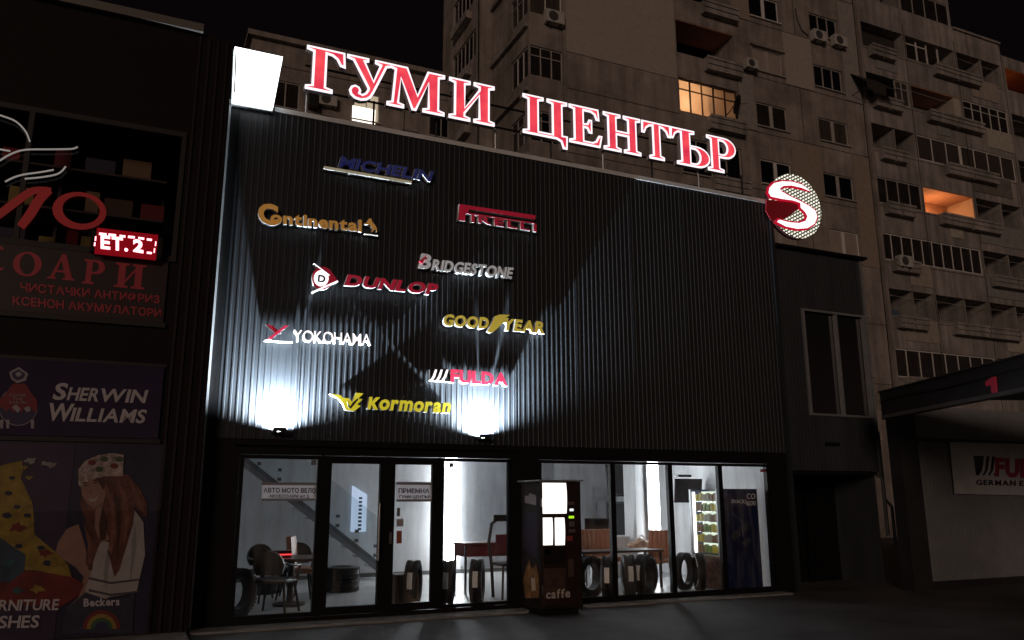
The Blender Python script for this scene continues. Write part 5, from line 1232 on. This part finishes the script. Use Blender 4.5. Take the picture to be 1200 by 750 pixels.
rot = Matrix.Rotation(R(38), 3, 'Z') @ Matrix.Rotation(R(112), 3, 'X')
MB().lathe([(0, 0), (.2, .02), (.36, .07), (.42, .10), (.41, .115), (.2, .04), (0, .02)], 24, lambda x, y, z: tuple(Vector((q.x, AYF-.5, q.z))+rot@Vector((x, y, z)))).build('reflector', iron, ds, smooth=True)
MB().tube([(q.x, AYF-.45, q.z), (q.x-.1, AYF-.3, q.z-.25), (q.x-.35, AYF-.02, q.z-.62)], .02, 6).build('mount_arm', iron, ds); MB().tube([(q.x, AYF-.5, q.z), (q.x+.6, AYF-.55, q.z+.12)], .015, 6).build('feed_arm', iron, ds)
aw_ = thing('awning', 'dark folded-out awning beside a window high on the apartment block', 'awning', (30.4, AYF, 20.6))
e0 = [P(990, 82, AYF-.05), P(1018, 88, AYF-.05)]; dn = P(1005, 114, AYF-.9)
MB().shape([[(0, 0), (1, 0), (1, 1), (0, 1)]], lambda u, v, d: (29.6+u*1.7, AYF-.05-1.1*v, 21.55-1.05*v-d), .03).build('cloth', mat('awning_cloth', (.02, .016, .015), .9), aw_)
for x_ in (29.62, 31.28): MB().tube([(x_, AYF-.02, 20.4), (x_, AYF-1.13, 20.48)], .02, 6).build('arm', iron, aw_)
cbl = MB().tube([P(932, 10, AYF-.03), P(935, 25, AYF-.03), P(940, 36, AYF-.03), P(947, 42, AYF-.03)], .03, 6); tag(cbl.build('cable', iron, at=tuple(P(935, 25, AYF))), 'dark cable hanging down the apartment wall to the paired air conditioners', 'cable')

# ------------------------------------------------------------------ second block behind the roof sign
BY2 = 22.; b2_ = thing('rear_building', 'lower brown apartment block with one lit window behind the first sign word', 'apartment block', (6, 25, 0))
bf = lambda u, d, z: (u, BY2+d, z)
bop = [(3.95+3.6*k, 5.15+3.6*k, z, z+1.25) for z in (15.45, 18.25) for k in range(3)]
lw = (F(415, 112, BY2)[0], F(431, 112, BY2)[0]+.55, F(415, 133, BY2)[1]-.25, F(415, 112, BY2)[1]+.25)
bop = [o for o in bop if not (o[0] < lw[1]+.2 and o[1] > lw[0]-.2 and o[2] < lw[3]+.1 and o[3] > lw[2]-.1)]+[lw]
opening_wall(3.0, 22, 0, 21.25, bop, bf, .15).build('front_wall', con, b2_); bx('roof', con, b2_, 2.8, 22.1, BY2-.25, 30, 21.26, 21.5); bx('body', con, b2_, 3.01, 21.9, BY2+.3, 30, 0, 21.2)
for o in bop[:-1]: glazing(*o, 2, bf, b2_, pvcd)
lm = (1, .86, .66); glazing(*lw, 2, bf, b2_, pvc, pane=emat('rear_lit_window', (1, .80, .55), .5))
bx('lit_blind', emat('rear_bright', (1, .92, .78), 2.2), b2_, lw[0]-.05, lw[0]+1.0, BY2-.02, BY2-.005, lw[2]-.1, lw[2]+.62)
jm = MB(); 
for z in (14.6, 17.4, 20.15): jm.box(3.05, 21.9, BY2-.012, BY2-.001, z, z+.04)
for x_ in (6.1, 9.9, 13.6): jm.box(x_, x_+.04, BY2-.011, BY2-.002, 8, 21.2)
jm.build('panel_joint', joint, b2_)
q = F(366, 117, BY2); bx('chimney_pipe', iron, b2_, q[0]-.18, q[0]+.18, BY2-.4, BY2-.01, q[1]-.5, q[1]+.25)
aircon(383, 120, BY2, 'air conditioner under a dark window behind the first red roof letter')
